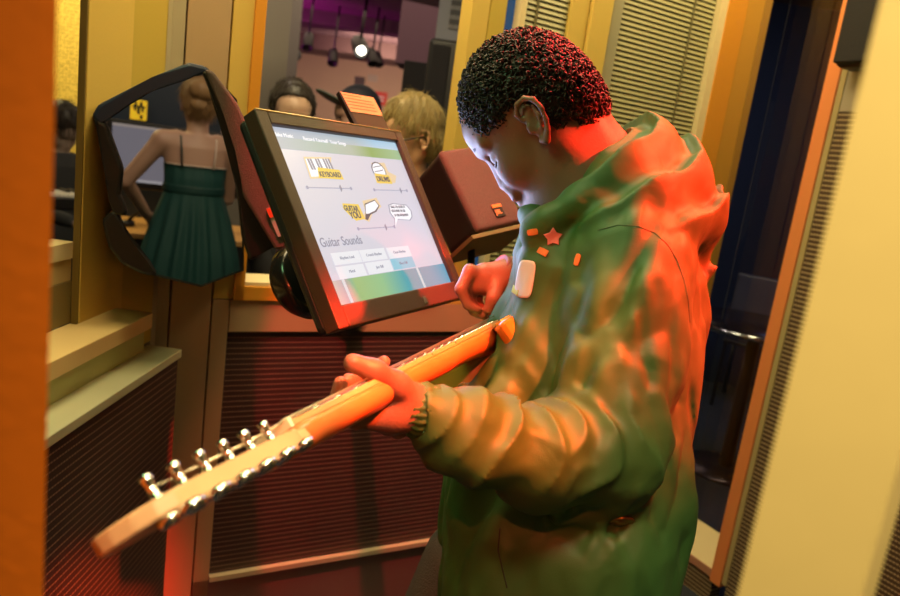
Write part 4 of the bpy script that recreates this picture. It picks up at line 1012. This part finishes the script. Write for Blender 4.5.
box('bridge', (-.225, -.035, -.003), (-.195, .037, .010), CHR, .002, gb, GM)
# ------------------------------------------------------------------ background people
def wardrobe(name, label, base, yaw, hgt, group=None, skin=(0.45, 0.27, 0.18), hairc=(0.03, 0.02, 0.015), shirt=(0.03, 0.03, 0.035), legs=(0.03, 0.03, 0.04),
             pitch=0.0, hyaw=0.0, arms=None, dress=None, hair='short', h=.0075, hs=None, detail=.0045, lean=0.0):
    """a standing person in its own frame: x forward, y left, z up, built at 1.70 m and scaled"""
    k = hgt / 1.70
    r = empty('person', base, label, 'person', group); mw = Matrix.Translation(Vector(base)) @ Matrix.Rotation(yaw, 4, 'Z')
    V = lambda x, y, z: np.array([x + lean * max(0, z - .95), y, z]) * k
    S = SDF(V(-.45, -.55, .02) - .05, V(.60, .55, 1.80) + .1, h)
    sk = mat('skin_%.2f_%.2f' % skin[:2], skin, 0.5)
    # torso, neck, legs, arms
    S.loft([(.88 * k, tuple(V(0, 0, .88)[:2]), .095 * k, .150 * k), (1.05 * k, tuple(V(0, 0, 1.05)[:2]), .085 * k, .125 * k), (1.22 * k, tuple(V(0, 0, 1.22)[:2]), .095 * k, .145 * k),
            (1.36 * k, tuple(V(0, 0, 1.36)[:2]), .085 * k, .165 * k), (1.42 * k, tuple(V(0, 0, 1.42)[:2]), .06 * k, .10 * k)], ((1, 0), (0, 1)), 0.02)
    S.cap(V(-.005, 0, 1.38), V(.015, 0, 1.52), .056 * k, .050 * k, 0.02)
    for y in (1, -1):
        S.cap(V(0, .085 * y, .92), V(.01, .09 * y, .50), .080 * k, .052 * k, 0.03); S.cap(V(.01, .09 * y, .50), V(-.01, .095 * y, .09), .050 * k, .034 * k, 0.01)
        S.cap(V(-.03, .095 * y, .045), V(.13, .105 * y, .035), .036 * k, .028 * k, 0.01)
    A = arms or {}
    J = {}
    for y, nm in ((1, 'l'), (-1, 'r')):
        e, w_ = A.get(nm, ((.02, .24 * y, 1.10), (.10, .22 * y, .88)))
        sh = V(0, .165 * y, 1.375); e = V(*e); w_ = V(*w_); J[nm] = (sh, e, w_)
        S.cap(V(0, .10 * y, 1.38), sh, .055 * k, .048 * k, 0.02); S.cap(sh, e, .046 * k, .037 * k, 0.02); S.cap(e, w_, .036 * k, .025 * k, 0.01)
        d = nrm(w_ - e); S.ell(w_ + d * .05 * k, (.050 * k, .036 * k, .020 * k), np.array([d, nrm(np.cross(d, (0, 0, 1)) + 1e-6), nrm(np.cross(d, np.cross(d, (0, 0, 1))) + 1e-6)]), 0.01)
        sd = nrm(np.cross(d, (0, 0, 1)) + 1e-6)
        for q in (-1.5, -.5, .5, 1.5):
            a = w_ + d * .085 * k + sd * q * .017 * k
            S.chain([a - d * .02 * k, a + d * .025 * k, a + d * .045 * k + V(0, 0, -.015)], [.0092 * k, .0085 * k, .0072 * k], 0.003)
        S.chain([w_ + d * .03 * k + sd * y * .03 * k, w_ + d * .065 * k + sd * y * .055 * k], [.011 * k, .009 * k], 0.006)
    Hc = V(.020, 0, 1.605); c_, s_ = math.cos(pitch), math.sin(pitch); cy, sy = math.cos(hyaw), math.sin(hyaw)
    F_ = np.array([c_ * cy, c_ * sy, -s_]); U_ = np.array([s_ * cy, s_ * sy, c_]); L_ = np.cross(U_, F_); HAx = np.array([F_, U_, L_]); hsc = (hs or 1.0) * (.55 + .45 * k) * 1.0
    Lh = head_shape(S, Hc, HAx, hsc * 1.02)
    b = link('body', S.mesh('body', 1), sk, r); setmw(b, mw); del S
    # eyes
    for y in (1, -1):
        o = tube('eyelashes', [Lh(.087, -.041, .020 * y), Lh(.090, -.039, .030 * y), Lh(.082, -.041, .041 * y)], .0016, mat('lash', (.02, .015, .012), .5), b, 5); o.parent = r; setmw(o, mw); o.parent = b; setmw(o, mw)
    def put(nm, S_, m, par=r, sm_=1):
        o = link(nm, S_.mesh(nm, sm_), m, par); setmw(o, mw); return o
    # clothes
    if dress is None:
        S = SDF(V(-.35, -.5, .85) - .05, V(.55, .5, 1.50), h)
        S.loft([(.90 * k, tuple(V(0, 0, .9)[:2]), .115 * k, .165 * k), (1.05 * k, tuple(V(0, 0, 1.05)[:2]), .105 * k, .145 * k), (1.22 * k, tuple(V(0, 0, 1.22)[:2]), .115 * k, .160 * k), (1.36 * k, tuple(V(0, 0, 1.36)[:2]), .105 * k, .185 * k), (1.44 * k, tuple(V(0, 0, 1.44)[:2]), .075 * k, .09 * k)],
               ((1, 0), (0, 1)), 0.02, fn=folds(.005, (16, 16, 8), 5))
        for nm in 'lr':
            sh, e, w_ = J[nm]; S.cap(sh, e, .062 * k, .052 * k, 0.03, fn=folds(.004, 24, 6)); S.cap(e, e + (w_ - e) * .93, .052 * k, .038 * k, 0.01, fn=folds(.003, 30, 7))
        put('shirt', S, mat('shirt_%.3f_%.3f_%.3f' % shirt, shirt, 0.8)); del S
        S = SDF(V(-.3, -.3, .05) - .03, V(.3, .3, 1.0) + .05, h)
        for y in (1, -1):
            S.cap(V(0, .08 * y, .93), V(.01, .09 * y, .50), .092 * k, .066 * k, 0.03); S.cap(V(.01, .09 * y, .50), V(-.01, .095 * y, .10), .064 * k, .052 * k, 0.01)
        put('trousers', S, mat('legs_%.3f_%.3f_%.3f' % legs, legs, 0.8)); del S
    for y in (1, -1):
        S = SDF(V(-.12, .095 * y - .09, .0) - .02, V(.22, .095 * y + .09, .16), h * .8)
        S.cap(V(-.035, .095 * y, .05), V(.135, .105 * y, .035), .044 * k, .035 * k, 0.01); S.cap(V(-.035, .095 * y, .05), V(-.015, .095 * y, .10), .042 * k, .042 * k, 0.01)
        S.rbox(V(0, 0, 0) - [0, 0, .10], (.9, .9, .1), None, 0, 0, '-')
        put('shoe', S, mat('shoe_black', (0.02, 0.02, 0.02), 0.5)); del S
    return r, Lh, HAx, Hc, mw, hsc, put, V, J, k, b
def hair_cap(Lh, HAx, Hc, s, put, m, thick=.010, long=0.0, front=True, name='hair', ridges=True, side=0.0, cut=0.0):
    S = SDF(Hc - .20 * s - [0, 0, long], Hc + .19 * s, .0042)
    fn = (lambda g, t: .0035 * np.sin(((g[0] - Hc[0]) * HAx[0][0] + (g[1] - Hc[1]) * HAx[0][1]) * 260 + 3 * wav(g, 4, 40)) * .6 + .004 * wav(g, 8, 90)) if ridges else None
    S.ell(Lh(-.004, .012, 0), ((.092 + thick) * s, (.088 + thick) * s, (.074 + thick) * s), HAx, 0.0, fn=fn)
    S.ell(Lh(-.035, -.035 - side, 0), (.062 * s, .070 * s, (.072 + thick * .7) * s), HAx, 0.012, fn=fn)
    S.rbox(Lh(.140 if front else .160, -.100 + cut, 0), (.085 * s, .115 * s, .12 * s), HAx, 0.03 * s, 0.008, '-')
    for y in (1, -1): S.ell(Lh(.045, -.075 - side * .3, .075 * y), (.055 * s, .055 * s, .05 * s), HAx, 0.008, '-')
    return put(name, S, m)
def strand_hair(o_cap, Hc, Lh, HAx, m, n, ln, r0, put, name='strands', down=1.0, seed=3):
    """tapered strands lying over a hair cap, combed down from the crown"""
    rg = np.random.default_rng(seed); me = o_cap.data; nv = len(me.vertices)
    co = np.empty(nv * 3, np.float32); me.vertices.foreach_get('co', co); co = co.reshape(-1, 3)
    no = np.empty(nv * 3, np.float32); me.vertices.foreach_get('normal', no); no = no.reshape(-1, 3)
    ok = np.nonzero(((co - Hc) * no).sum(1) > .03)[0]; pk = rg.choice(ok, min(n, len(ok)), replace=False)
    crown = Lh(-.045, .10, 0); vs = []; fs = []
    for i in pk:
        p = co[i].astype(float); nn = no[i].astype(float); d = p - crown; d = d - nn * (d @ nn); d = nrm(d + rg.normal(size=3) * .012)
        L_ = ln * rg.uniform(.6, 1.3); q = p + nn * .001; base = len(vs); side = nrm(np.cross(nn, d))
        for s_ in range(5):
            f = s_ / 4; c = q + d * L_ * f + nn * (.0035 * math.sin(f * 2.6) - .002 * f) - np.array([0, 0, 1]) * L_ * .25 * f * f * down
            ww = r0 * (1 - .85 * f)
            for a in (side * ww, nn * ww * .7, -side * ww): vs.append(c + a)
        for s_ in range(4):
            b = base + s_ * 3
            for a in range(3): fs.append((b + a, b + (a + 1) % 3, b + 3 + (a + 1) % 3, b + 3 + a))
    m2 = bpy.data.meshes.new(name); m2.from_pydata([tuple(v) for v in vs], [], fs); m2.update(); m2.materials.append(m); m2.polygons.foreach_set('use_smooth', [True] * len(m2.polygons))
    o = bpy.data.objects.new(name, m2); COL.objects.link(o); o.parent = o_cap; setmw(o, o_cap.matrix_world.copy() if False else put_mw); return o
def place(x, y, d, hgt, hz=1.605):
    """foot point for a head centre seen at x, y; the depth is adjusted so the feet stand on the floor"""
    p = P(x, y, d); return p
def feet_under(x, y, d): p = P(x, y, d); return (p[0], p[1], 0.0), p[2] * 1.70 / 1.605
# reflected woman in the teal dress, built as a solid figure beyond the hood
(bx_, by_, _), hg = feet_under(200, 98, 3.35)
wyaw = math.atan2(by_, bx_) + .12
r_ = wardrobe('woman', 'reflection built as a solid woman with blonde bun in a strappy teal dress seen from behind, left elbow bent', (bx_, by_, 0), wyaw, hg, skin=(0.50, 0.30, 0.22), dress=True,
              arms={'l': ((.05, .32, 1.15), (.22, .215, .985)), 'r': ((.14, -.19, 1.10), (.34, -.05, 1.06))}, pitch=.18, h=.006)
r, Lh, HAx, Hc, put_mw, hsc, put, V, J, k, bd_ = r_
print('woman height', hg)
BLO = mat('blonde_hair', (0.30, 0.17, 0.07), 0.45, bump=0.5, bscale=250, var=0.35)
hc_ = hair_cap(Lh, HAx, Hc, hsc, put, BLO, .008)
strand_hair(hc_, Hc, Lh, HAx, BLO, 900, .05, .0016, put)
S = SDF(Hc - .22, Hc + .2, .0042)
S.ell(Lh(-.095, .020, 0), (.044, .050, .060), HAx, 0, fn=lambda g, t: .005 * wav(g, 3, 110)); S.ell(Lh(-.082, -.050, .01), (.026, .03, .04), HAx, 0.01, fn=lambda g, t: .005 * wav(g, 5, 110))
o = put('hair_bun', S, BLO, hc_); del S
TEAL = mat('teal_cloth', (0.008, 0.060, 0.056), 0.7, bump=0.2, bscale=200)
S = SDF(V(-.40, -.42, .50), V(.40, .42, 1.36), .006)
def pleat(g, t):
    a = np.arctan2(g[1], g[0]); z = g[2] / k
    return -.010 * np.sin(a * 15 + 1.6 * wav(g, 2, 7)) * np.clip((1.14 - z) / .25, 0.12, 1) 
S.loft([(.60 * k, (0, 0), .20 * k, .27 * k), (.80 * k, (0, 0), .175 * k, .235 * k), (.98 * k, (0, 0), .135 * k, .19 * k), (1.12 * k, (0, 0), .108 * k, .148 * k), (1.20 * k, (0, 0), .108 * k, .150 * k), (1.27 * k, (.006, 0), .102 * k, .155 * k)], ((1, 0), (0, 1)), 0.0, fn=pleat)
dr = put('dress', S, TEAL); del S
bnd = put('waist_band', (lambda S_: (S_.loft([(1.125 * k, (0, 0), .1135 * k, .1535 * k), (1.165 * k, (0, 0), .1135 * k, .1540 * k)], ((1, 0), (0, 1)), 0.0), S_)[1])(SDF(V(-.2, -.25, 1.08), V(.2, .25, 1.2), .005)), mat('teal_band', (0.006, 0.045, 0.042), .6), dr)
for y in (1, -1):
    pts = [V(-.100, .075 * y, 1.26), V(-.100, .080 * y, 1.33), V(-.070, .085 * y, 1.40), V(.0, .088 * y, 1.425), V(.075, .085 * y, 1.38), V(.10, .08 * y, 1.26)]
    o = tube('strap', pts, .0048, mat('strap_dark', (0.05, 0.06, 0.05), .6) if y > 0 else mat('strap_pale', (0.75, 0.6, 0.5), .6), dr, 6); setmw(o, put_mw)
o = tube('dress_edge', [V(-.108 * math.cos(a), .158 * math.sin(a), 1.268) for a in np.linspace(-1.2, 1.2, 14)], .0035, mat('strap_pale', (0.75, 0.6, 0.5), .6), dr, 6); setmw(o, put_mw)
# visitor with the lit forehead, looking down
(bx_, by_, _), hg = feet_under(287, 108, 2.45); yw = math.atan2(-by_, -bx_)
r_ = wardrobe('v1', 'dark haired man facing the booth, only forehead and brows showing over the screen', (bx_, by_, 0), yw + 1.25, hg, hyaw=-1.15, pitch=.02, skin=(0.52, 0.33, 0.22), h=.0062)
r, Lh, HAx, Hc, put_mw, hsc, put, V, J, k, bd_ = r_
hc_ = hair_cap(Lh, HAx, Hc, hsc, put, mat('dark_brown_hair', (0.035, 0.026, 0.018), 0.45), .007, cut=.030); strand_hair(hc_, Hc, Lh, HAx, mat('dark_brown_hair', (0, 0, 0)), 1200, .016, .0016, put)
# visitor in the cap, in profile
(bx_, by_, _), hg = feet_under(362, 112, 3.1); yw = math.atan2(-by_, -bx_)
r_ = wardrobe('v2', 'man in a dark baseball cap with upturned brim behind the orange lit card', (bx_, by_, 0), yw - 1.25, hg, pitch=.05, skin=(0.45, 0.26, 0.20), h=.0075)
r, Lh, HAx, Hc, put_mw, hsc, put, V, J, k, bd_ = r_
S = SDF(Hc - .2, Hc + .26, .0045)
S.ell(Lh(-.004, .016, 0), (.102, .100, .086), HAx, 0); S.rbox(Lh(0, -.10, 0), (.2, .105, .2), HAx, 0.002, 0.004, '-')
capo = put('cap', S, mat('cap_black', (0.02, 0.022, 0.035), 0.6)); del S
S = SDF(Hc - .2, Hc + .34, .0045)
Bx = np.array([nrm(HAx[0] + HAx[1] * .45), nrm(HAx[1] - HAx[0] * .45), HAx[2]])
S.ell(Lh(.115, .040, 0), (.085, .010, .075), Bx, 0); put('brim', S, mat('brim_green', (0.10, 0.14, 0.11), 0.5), capo); del S
hair_cap(Lh, HAx, Hc, hsc, put, mat('dark_brown_hair', (0, 0, 0)), .002)
# boy with glasses in profile
(bx_, by_, _), hg = feet_under(418, 127, 2.20); yw = math.atan2(-by_, -bx_)
r_ = wardrobe('v3', 'sandy haired boy with black rimmed glasses and black jacket looking left beyond the screen', (bx_, by_, 0), yw - 1.12, hg, pitch=.22, skin=(0.62, 0.36, 0.20), shirt=(0.012, 0.012, 0.016), h=.005)
r, Lh, HAx, Hc, put_mw, hsc, put, V, J, k, bd_ = r_
SAN = mat('sandy_hair', (0.30, 0.21, 0.07), 0.42, bump=0.6, bscale=160, var=0.45); SAN2 = mat('sandy_strands', (0.42, 0.32, 0.12), 0.4)
hc_ = hair_cap(Lh, HAx, Hc, hsc, put, SAN, .008, side=.004); strand_hair(hc_, Hc, Lh, HAx, SAN2, 1800, .034, .0013, put, down=1.2)
gl = empty('glasses', put_mw @ Vector(Lh(.1, -.045, 0)), 'black rimmed glasses worn by the sandy haired boy', 'glasses')
BR = mat('black_rim', (0.01, 0.01, 0.01), 0.3)
for y in (1, -1):
    ring = [Lh(.108 - abs(math.cos(a)) * .002, -.045 + .017 * math.sin(a), (.031 + .0215 * math.cos(a)) * y) for a in np.linspace(0, 2 * PI, 21)]
    o = tube('rim', ring, .0024, BR, gl, 6); setmw(o, put_mw)
    o = tube('temple', [Lh(.106, -.036, .052 * y), Lh(.06, -.034, .070 * y), Lh(.004, -.030, .079 * y), Lh(-.012, -.045, .078 * y)], .0028, BR, gl, 6); setmw(o, put_mw)
o = tube('bridge', [Lh(.108, -.038, -.010), Lh(.112, -.034, 0), Lh(.108, -.038, .010)], .0022, BR, gl, 6); setmw(o, put_mw)
# person at the far left with keyboard
(bx_, by_, _), hg = feet_under(60, 122, 3.3)
r_ = wardrobe('v4', 'dark clothed person bent over a keyboard beyond the left window', (bx_, by_, 0), -.5, hg, pitch=.5, skin=(0.40, 0.30, 0.24), shirt=(0.03, 0.032, 0.034), h=.007,
              arms={'l': ((.12, .22, 1.12), (.34, .12, 1.08)), 'r': ((.12, -.22, 1.12), (.34, -.12, 1.08))})
r, Lh, HAx, Hc, put_mw, hsc, put, V, J, k, bd_ = r_
hc_ = hair_cap(Lh, HAx, Hc, hsc, put, mat('dark_brown_hair', (0, 0, 0)), .012); strand_hair(hc_, Hc, Lh, HAx, mat('dark_brown_hair', (0, 0, 0)), 700, .05, .002, put)

# ------------------------------------------------------------------ beyond the hood: the reflected music station, built as solid things
cab = P(150, 118, 4.3)
st = empty('wall_cabinet', (cab[0], cab[1] + .1, 0), 'navy cabinet behind the woman carrying a yellow plate with a black mark', 'cabinet')
cfz = np.array([cab[0], cab[1], 0]); cu = nrm([ray(170, 118)[1], -ray(170, 118)[0], 0]); cn = np.array([-cu[1], cu[0], 0])
KM = frame((cab[0], cab[1], 0), cu, cn, (0, 0, 1))
def cab_uv(x, y, off=0.0):
    o = np.array([cab[0], cab[1], 0]) + cn * off; rr = ray(x, y); t = np.dot((o - CP)[:2], cn[:2]) / np.dot(rr[:2], cn[:2]); q = CP + rr * t; return float((q - o) @ cu), q[2]
box('carcass', (-.22, .0, 0), (.42, .35, 2.15), NAVY, .01, st, KM)
u0, z1_ = cab_uv(131, 99); u1_, z0_ = cab_uv(146.5, 121)
pl = box('yellow_plate', (u0, -.012, z0_), (u1_, 0, z1_), mat('plate_yellow_glow', (0.80, 0.52, 0.02), 0.5, emit=(1.0, .6, .02), es=.45), .002, st, KM)  # glow added to brighten the plate, which is no lamp
wd_, ht_ = u1_ - u0, z1_ - z0_
PB = mat('plate_black', (.02, .02, .02), .6)
for i, (a, b, c, d) in enumerate([(.10, .62, .90, .72), (.22, .72, .38, .92), (.55, .70, .72, .92), (.40, .30, .58, .66), (.20, .45, .34, .64), (.66, .42, .80, .64), (.58, .06, .76, .26)]):
    box('plate_mark', (u0 + wd_ * a, -.016, z0_ + ht_ * b), (u0 + wd_ * c, -.012, z0_ + ht_ * d), PB, 0, pl, KM)
# its screen
mo = empty('display_screen', P(170, 200, 4.0), 'wide grey display the woman in teal is working at', 'screen')
def uvq(off, *pts): return [cab_uv(x, y, off) for x, y in pts]
(a, zt), (b, zb) = cab_uv(113, 124, -.30), cab_uv(234, 190, -.30)
box('frame', (a - .03, -.335, zb - .05), (b + .03, -.30, zt + .03), BLK, .008, mo, KM)
box('panel', (a, -.338, zb), (b, -.334, zt), scr_mat('grey_display', (0.13, 0.12, 0.14)), 0, mo, KM)
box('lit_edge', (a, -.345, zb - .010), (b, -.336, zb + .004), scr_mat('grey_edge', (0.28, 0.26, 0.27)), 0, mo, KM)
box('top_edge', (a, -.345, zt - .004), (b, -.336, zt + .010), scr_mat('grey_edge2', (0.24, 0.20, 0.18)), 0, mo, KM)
box('stand', ((a + b) / 2 - .05, -.32, .9), ((a + b) / 2 + .05, -.30, zb), BLK, .004, mo, KM)
tb = empty('work_table', P(165, 240, 3.9), 'black table with orange top in front of the grey display', 'table')
(a2, zt2) = cab_uv(100, 229, -.65); (b2, _z) = cab_uv(250, 232, -.65)
box('tabletop', (a2 - .2, -.70, zt2 - .03), (b2 + .1, -.02, zt2), mat('table_orange', (0.62, 0.33, 0.10), .4), .004, tb, KM)
box('apron', (a2 - .2, -.69, zt2 - .25), (b2 + .1, -.05, zt2 - .031), BLK, 0, tb, KM)
for lx in (a2 - .17, b2 + .04):
    for ly in (-.66, -.12): box('leg', (lx, ly, 0), (lx + .05, ly + .05, zt2 - .25), BLK, .002, tb, KM)
hu, hz_ = cab_uv(146, 226, -.45)
hp_ = empty('headphones', KM @ Vector((hu, -.45, zt2)), 'black headphones lying on the orange table by the hand of the woman', 'headphones')
tube('headband', [(hu - .10 + .19 * (i / 12), -.45 - .05 * math.sin(i / 12 * PI), zt2 + .02 + .085 * math.sin(i / 12 * PI)) for i in range(13)], .009, BLK, hp_, 8, KM)
for dx in (-.10, .09): lathe('ear_cup', [(0, 0), (.036, 0), (.042, .01), (.040, .03), (0, .034)], BLK, hp_, KM @ Matrix.Translation((hu + dx, -.45, zt2 + .0)), 20)

# ------------------------------------------------------------------ hall beyond the back window
def spotlight(x, y, d, lit, lab, s=1.0, tilt=.5):
    s *= .75
    p = P(x, y, d); rt = empty('track_spotlight', (p[0], p[1], p[2]), lab, 'spotlight', 'track spotlights under the hall ceiling')
    mw = Matrix.Translation(Vector(p)) @ Matrix.Rotation(tilt * .5, 4, 'Z') @ Matrix.Rotation(-1.05 if lit else -.6, 4, 'X')
    cn_ = lathe('can', [(0, .12 * s), (.035 * s, .12 * s), (.055 * s, .09 * s), (.06 * s, -.08 * s), (.052 * s, -.085 * s), (.045 * s, -.05 * s), (0, -.05 * s)], mat('can_black', (.015, .012, .015), .5), rt, mw, 18)
    tube('stem', [(p[0], p[1], p[2] + .05), (p[0] + .02, p[1], 2.75)], .012 * s, mat('can_black', (0, 0, 0)), rt, 6)
    if lit: lathe('bulb', [(0, -.052 * s), (.030 * s, -.052 * s), (.026 * s, -.075 * s), (0, -.085 * s)], mat('bulb_lit', (1, 1, 1), .5, emit=(1, .93, .75), es=14), rt, mw, 14)
spotlight(360, 47, 6.5, True, 'lit track spotlight nearest the magenta patch on the ceiling', 1.7, .8)
spotlight(291, 58, 6.0, True, 'lit track spotlight low beside the grey column', 1.3, -.6)
spotlight(308, 42, 6.8, False, 'unlit track spotlight right of the grey column, highest on the left', 1.2, .3)
spotlight(333, 58, 7.2, False, 'unlit track spotlight above the cap of the man', 1.2, .4)
spotlight(372, 58, 7.0, False, 'unlit track spotlight just right of the brightest one', 1.2, 1.1)
spotlight(378, 60, 7.4, False, 'unlit track spotlight furthest right of the row', 1.1, 1.3)
vt = P(413, 31, 6.0)
v_ = empty('ceiling_vent', vt, 'square vent frame high up at the right of the hall window', 'vent')
FM = frame(vt, (1, 0, 0), (0, 1, 0), (0, 0, 1))
boxes('vent_frame', [((-.09, 0, -.10), (-.07, .05, .10)), ((.07, 0, -.10), (.09, .05, .10)), ((-.07, 0, .08), (.07, .05, .10)), ((-.07, 0, -.10), (.07, .05, -.08))], mat('vent_pink', (.28, .16, .2), .6), v_, FM)
box('vent_grille', (-.07, .02, -.08), (.07, .04, .08), mat('vent_dark', (.05, .03, .05), .7), 0, v_, FM)
tube('vent_hanger', [(vt[0], vt[1] + .03, vt[2] + .1), (vt[0], vt[1] + .03, 2.75)], .012, BLK, v_)
# soffit on the right, dark
p = P(400, 20, 5.6)
struct(box('trim_%d' % tn[0], (p[0], p[1], P(400, 62, 5.6)[2]), (p[0] + 2.2, p[1] + .4, 2.75), mat('soffit_mauve', (.12, .06, .10), .8))); tn[0] += 1
# black cabinets
bp_ = P(428, 130, 3.3)
b1 = empty('loudspeaker', (bp_[0] + .08, bp_[1], 0), 'tall black loudspeaker column with rounded top behind the sandy haired boy', 'speaker')
zt_ = P(440, 41, 3.3)[2]; xl, xr = P(424, 90, 3.3)[0], P(461, 90, 3.3)[0]
box('cabinet', (xl, bp_[1], .05), (xr, bp_[1] + .28, zt_), BLK, .02, b1, None, 3); box('grille', (xl + .02, bp_[1] - .012, .2), (xr - .07, bp_[1] + .01, zt_ - .03), mat('dark_cloth', (.02, .018, .02), .9, bump=.5, bscale=300), .006, b1)
box('plinth', (xl - .02, bp_[1] - .02, 0), (xr + .02, bp_[1] + .3, .05), BLK, .004, b1)
b2_ = P(415, 90, 4.2)
b2 = empty('partition_screen', (b2_[0], b2_[1], 0), 'black free standing partition left of the tall loudspeaker column', 'partition')
box('panel', (P(401, 90, 4.2)[0], b2_[1], .04), (P(436, 90, 4.2)[0], b2_[1] + .05, P(415, 62, 4.2)[2]), mat('black_board', (.012, .010, .014), .7), .004, b2)
for dx in (P(403, 90, 4.2)[0], P(432, 90, 4.2)[0]): box('foot', (dx - .02, b2_[1] - .2, 0), (dx + .02, b2_[1] + .25, .04), BLK, .004, b2)
# red poster and pale notices on the far wall
for lab, (x0p, y0p, x1p, y1p), c in (('red and white poster on the far wall right of the cap', (374, 91, 386, 106), (.75, .08, .05)), ('small pale notice on the far wall above the red poster', (368, 74, 377, 82), (.55, .48, .36)), ('dark picture on the far wall left of the red poster', (355, 76, 364, 88), (.10, .07, .07))):
    a = ray(x0p, y0p); b = ray(x1p, y1p); ta, tb_ = 11.96 / a[1], 11.96 / b[1]; A_ = CP + a * ta; B_ = CP + b * tb_
    po = empty('poster', ((A_[0] + B_[0]) / 2, 11.97, B_[2]), lab, 'poster'); box('sheet', (A_[0], 11.96, B_[2]), (B_[0], 11.98, A_[2]), mat('poster_%.2f' % c[0], c, .6), 0, po)
    if c[0] > .7:
        w_ = B_[0] - A_[0]; hh_ = A_[2] - B_[2]
        for k_ in (.3, .55): box('white_bar', (A_[0] + w_ * .2, 11.955, B_[2] + hh_ * k_), (B_[0] - w_ * .2, 11.96, B_[2] + hh_ * (k_ + .12)), mat('poster_white', (.8, .75, .7), .6), 0, po)
# grey plate with a grille standing behind the window's right end
gp = P(458, 30, 3.9)
g_ = empty('grille_panel', (gp[0], gp[1], 0), 'pale grey metal panel with dark grille at the right end of the back window', 'panel')
GP = mat('grey_blue_panel', (.36, .38, .44), .5)
box('plate', (P(436, 30, 3.9)[0], gp[1], 0), (P(486, 30, 3.9)[0], gp[1] + .05, 2.7), GP, .003, g_)
gm_ = frame((gp[0], gp[1], 0), (1, 0, 0), (0, 1, 0), (0, 0, 1))
o = box('grille', (P(448, 30, 3.9)[0] - gp[0], -.01, P(455, 30, 3.9)[2]), (P(480, 30, 3.9)[0] - gp[0], .0, 2.65), mesh_mat('small_grille', (.05, .05, .06), (.28, .28, .28), .05, .03, .45, .9), 0, g_, gm_)
# ------------------------------------------------------------------ beyond the right window: a round table and chairs in the dark
tp = P(745, 345, 3.3)
t_ = empty('cafe_table', (tp[0] + .1, tp[1], 0), 'dark table with a bright metal edge beyond the right window', 'table')
TZ = P(740, 330, 3.3)[2]
TT = Matrix.Translation((tp[0] + .15, tp[1] + .25, 0))
lathe('tabletop', [(0, TZ - .03), (.36, TZ - .03), (.37, TZ - .02), (.37, TZ), (0, TZ)], mat('dark_laminate', (.015, .012, .02), .25), t_, TT, 48)
lathe('metal_edge', [(.370, TZ - .028), (.376, TZ - .026), (.376, TZ - .004), (.370, TZ - .002)], mat('edge_chrome', (.8, .8, .85), .15, metal=1), t_, TT, 48)
lathe('pedestal', [(0, .02), (.035, .02), (.03, TZ - .03), (0, TZ - .03)], mat('pedestal_dark', (.05, .035, .05), .3, metal=.6), t_, TT, 20)
lathe('base', [(0, 0), (.22, 0), (.22, .012), (.05, .03), (0, .03)], mat('pedestal_dark', (0, 0, 0)), t_, TT, 36)
def chair(x, y, d, rz, lab):
    p = P(x, y, d); r = empty('chair', (p[0], p[1], 0), lab, 'chair'); mw = Matrix.Translation((p[0], p[1], 0)) @ Matrix.Rotation(rz, 4, 'Z')
    DK_ = mat('chair_dark', (.02, .018, .03), .35)
    box('seat', (-.21, -.21, .44), (.21, .21, .475), DK_, .015, r, mw, 3)
    box('backrest', (-.20, .185, .62), (.20, .21, .92), mat('chair_back', (.10, .10, .15), .3), .02, r, mw, 3)
    for a in (-.19, .19):
        tube('leg', [(a, -.19, 0), (a, -.18, .45)], .011, DK_, r, 8, mw); tube('leg', [(a, .22, 0), (a, .18, .45), (a, .20, .90)], .011, DK_, r, 8, mw)
chair(768, 310, 4.75, 2.6, 'dark chair with a greyish backrest behind the round table')
fl = P(687, 461, 1.0); tt = -CZ / ray(687, 461)[2]; fp = CP + ray(687, 461) * tt
fs = empty('floor_sticker', (fp[0], fp[1], 0), 'round red and white sticker on the dark carpet outside the low window', 'sticker')
FT = Matrix.Translation((fp[0], fp[1], 0))
lathe('disc', [(0, 0.0005), (.085, 0.0005), (.085, .003), (0, .003)], mat('sticker_pale', (.75, .7, .75), .4), fs, FT, 32); lathe('red_centre', [(0, .003), (.060, .003), (.060, .0045), (0, .0045)], mat('sticker_red', (.85, .08, .10), .4), fs, FT, 32)
# hanging black cabinet at the upper right of the booth
hm = frame(WR @ Vector((.335, -.002, 1.80)), WR.col[0][:3], (0, 0, 1), (-math.sin(PI/3), -.5, 0))
hk = empty('loudspeaker', WR @ Vector((.42, -.05, 1.80)), 'black rounded loudspeaker mounted high at the right behind the pale post', 'speaker')
box('cabinet', (.0, 0, .0), (.26, .40, .10), BLK, .03, hk, hm, 4); box('grille', (.012, .012, .095), (.248, .388, .106), mat('dark_cloth', (.02, .018, .02)), .004, hk, hm)
# keyboard beyond the left window
kp = P(72, 186, 2.75)
kb = empty('music_keyboard', kp, 'black music keyboard with white keys in front of the left person', 'keyboard')
kmw = Matrix.Translation(Vector(kp) + Vector((0, 0, -.03))) @ Matrix.Rotation(.9, 4, 'Z')
box('case', (-.40, -.13, -.05), (.14, .13, .0), BLK, .008, kb, kmw)
for i in range(16): box('white_key', (-.36 + i * .030, -.12, .0), (-.332 + i * .030, .02, .010), mat('key_white', (.8, .78, .7), .3), .001, kb, kmw)
for i in range(16):
    if i % 7 in (2, 6): continue
    box('black_key', (-.34 + i * .030, -.05, .010), (-.326 + i * .030, .02, .018), BLK, .001, kb, kmw)
for dx in (-.3, .1): tube('stand_leg', [(dx, 0, -.05), (dx, 0, -kp[2] + .03)], .015, BLK, kb, 8, kmw)
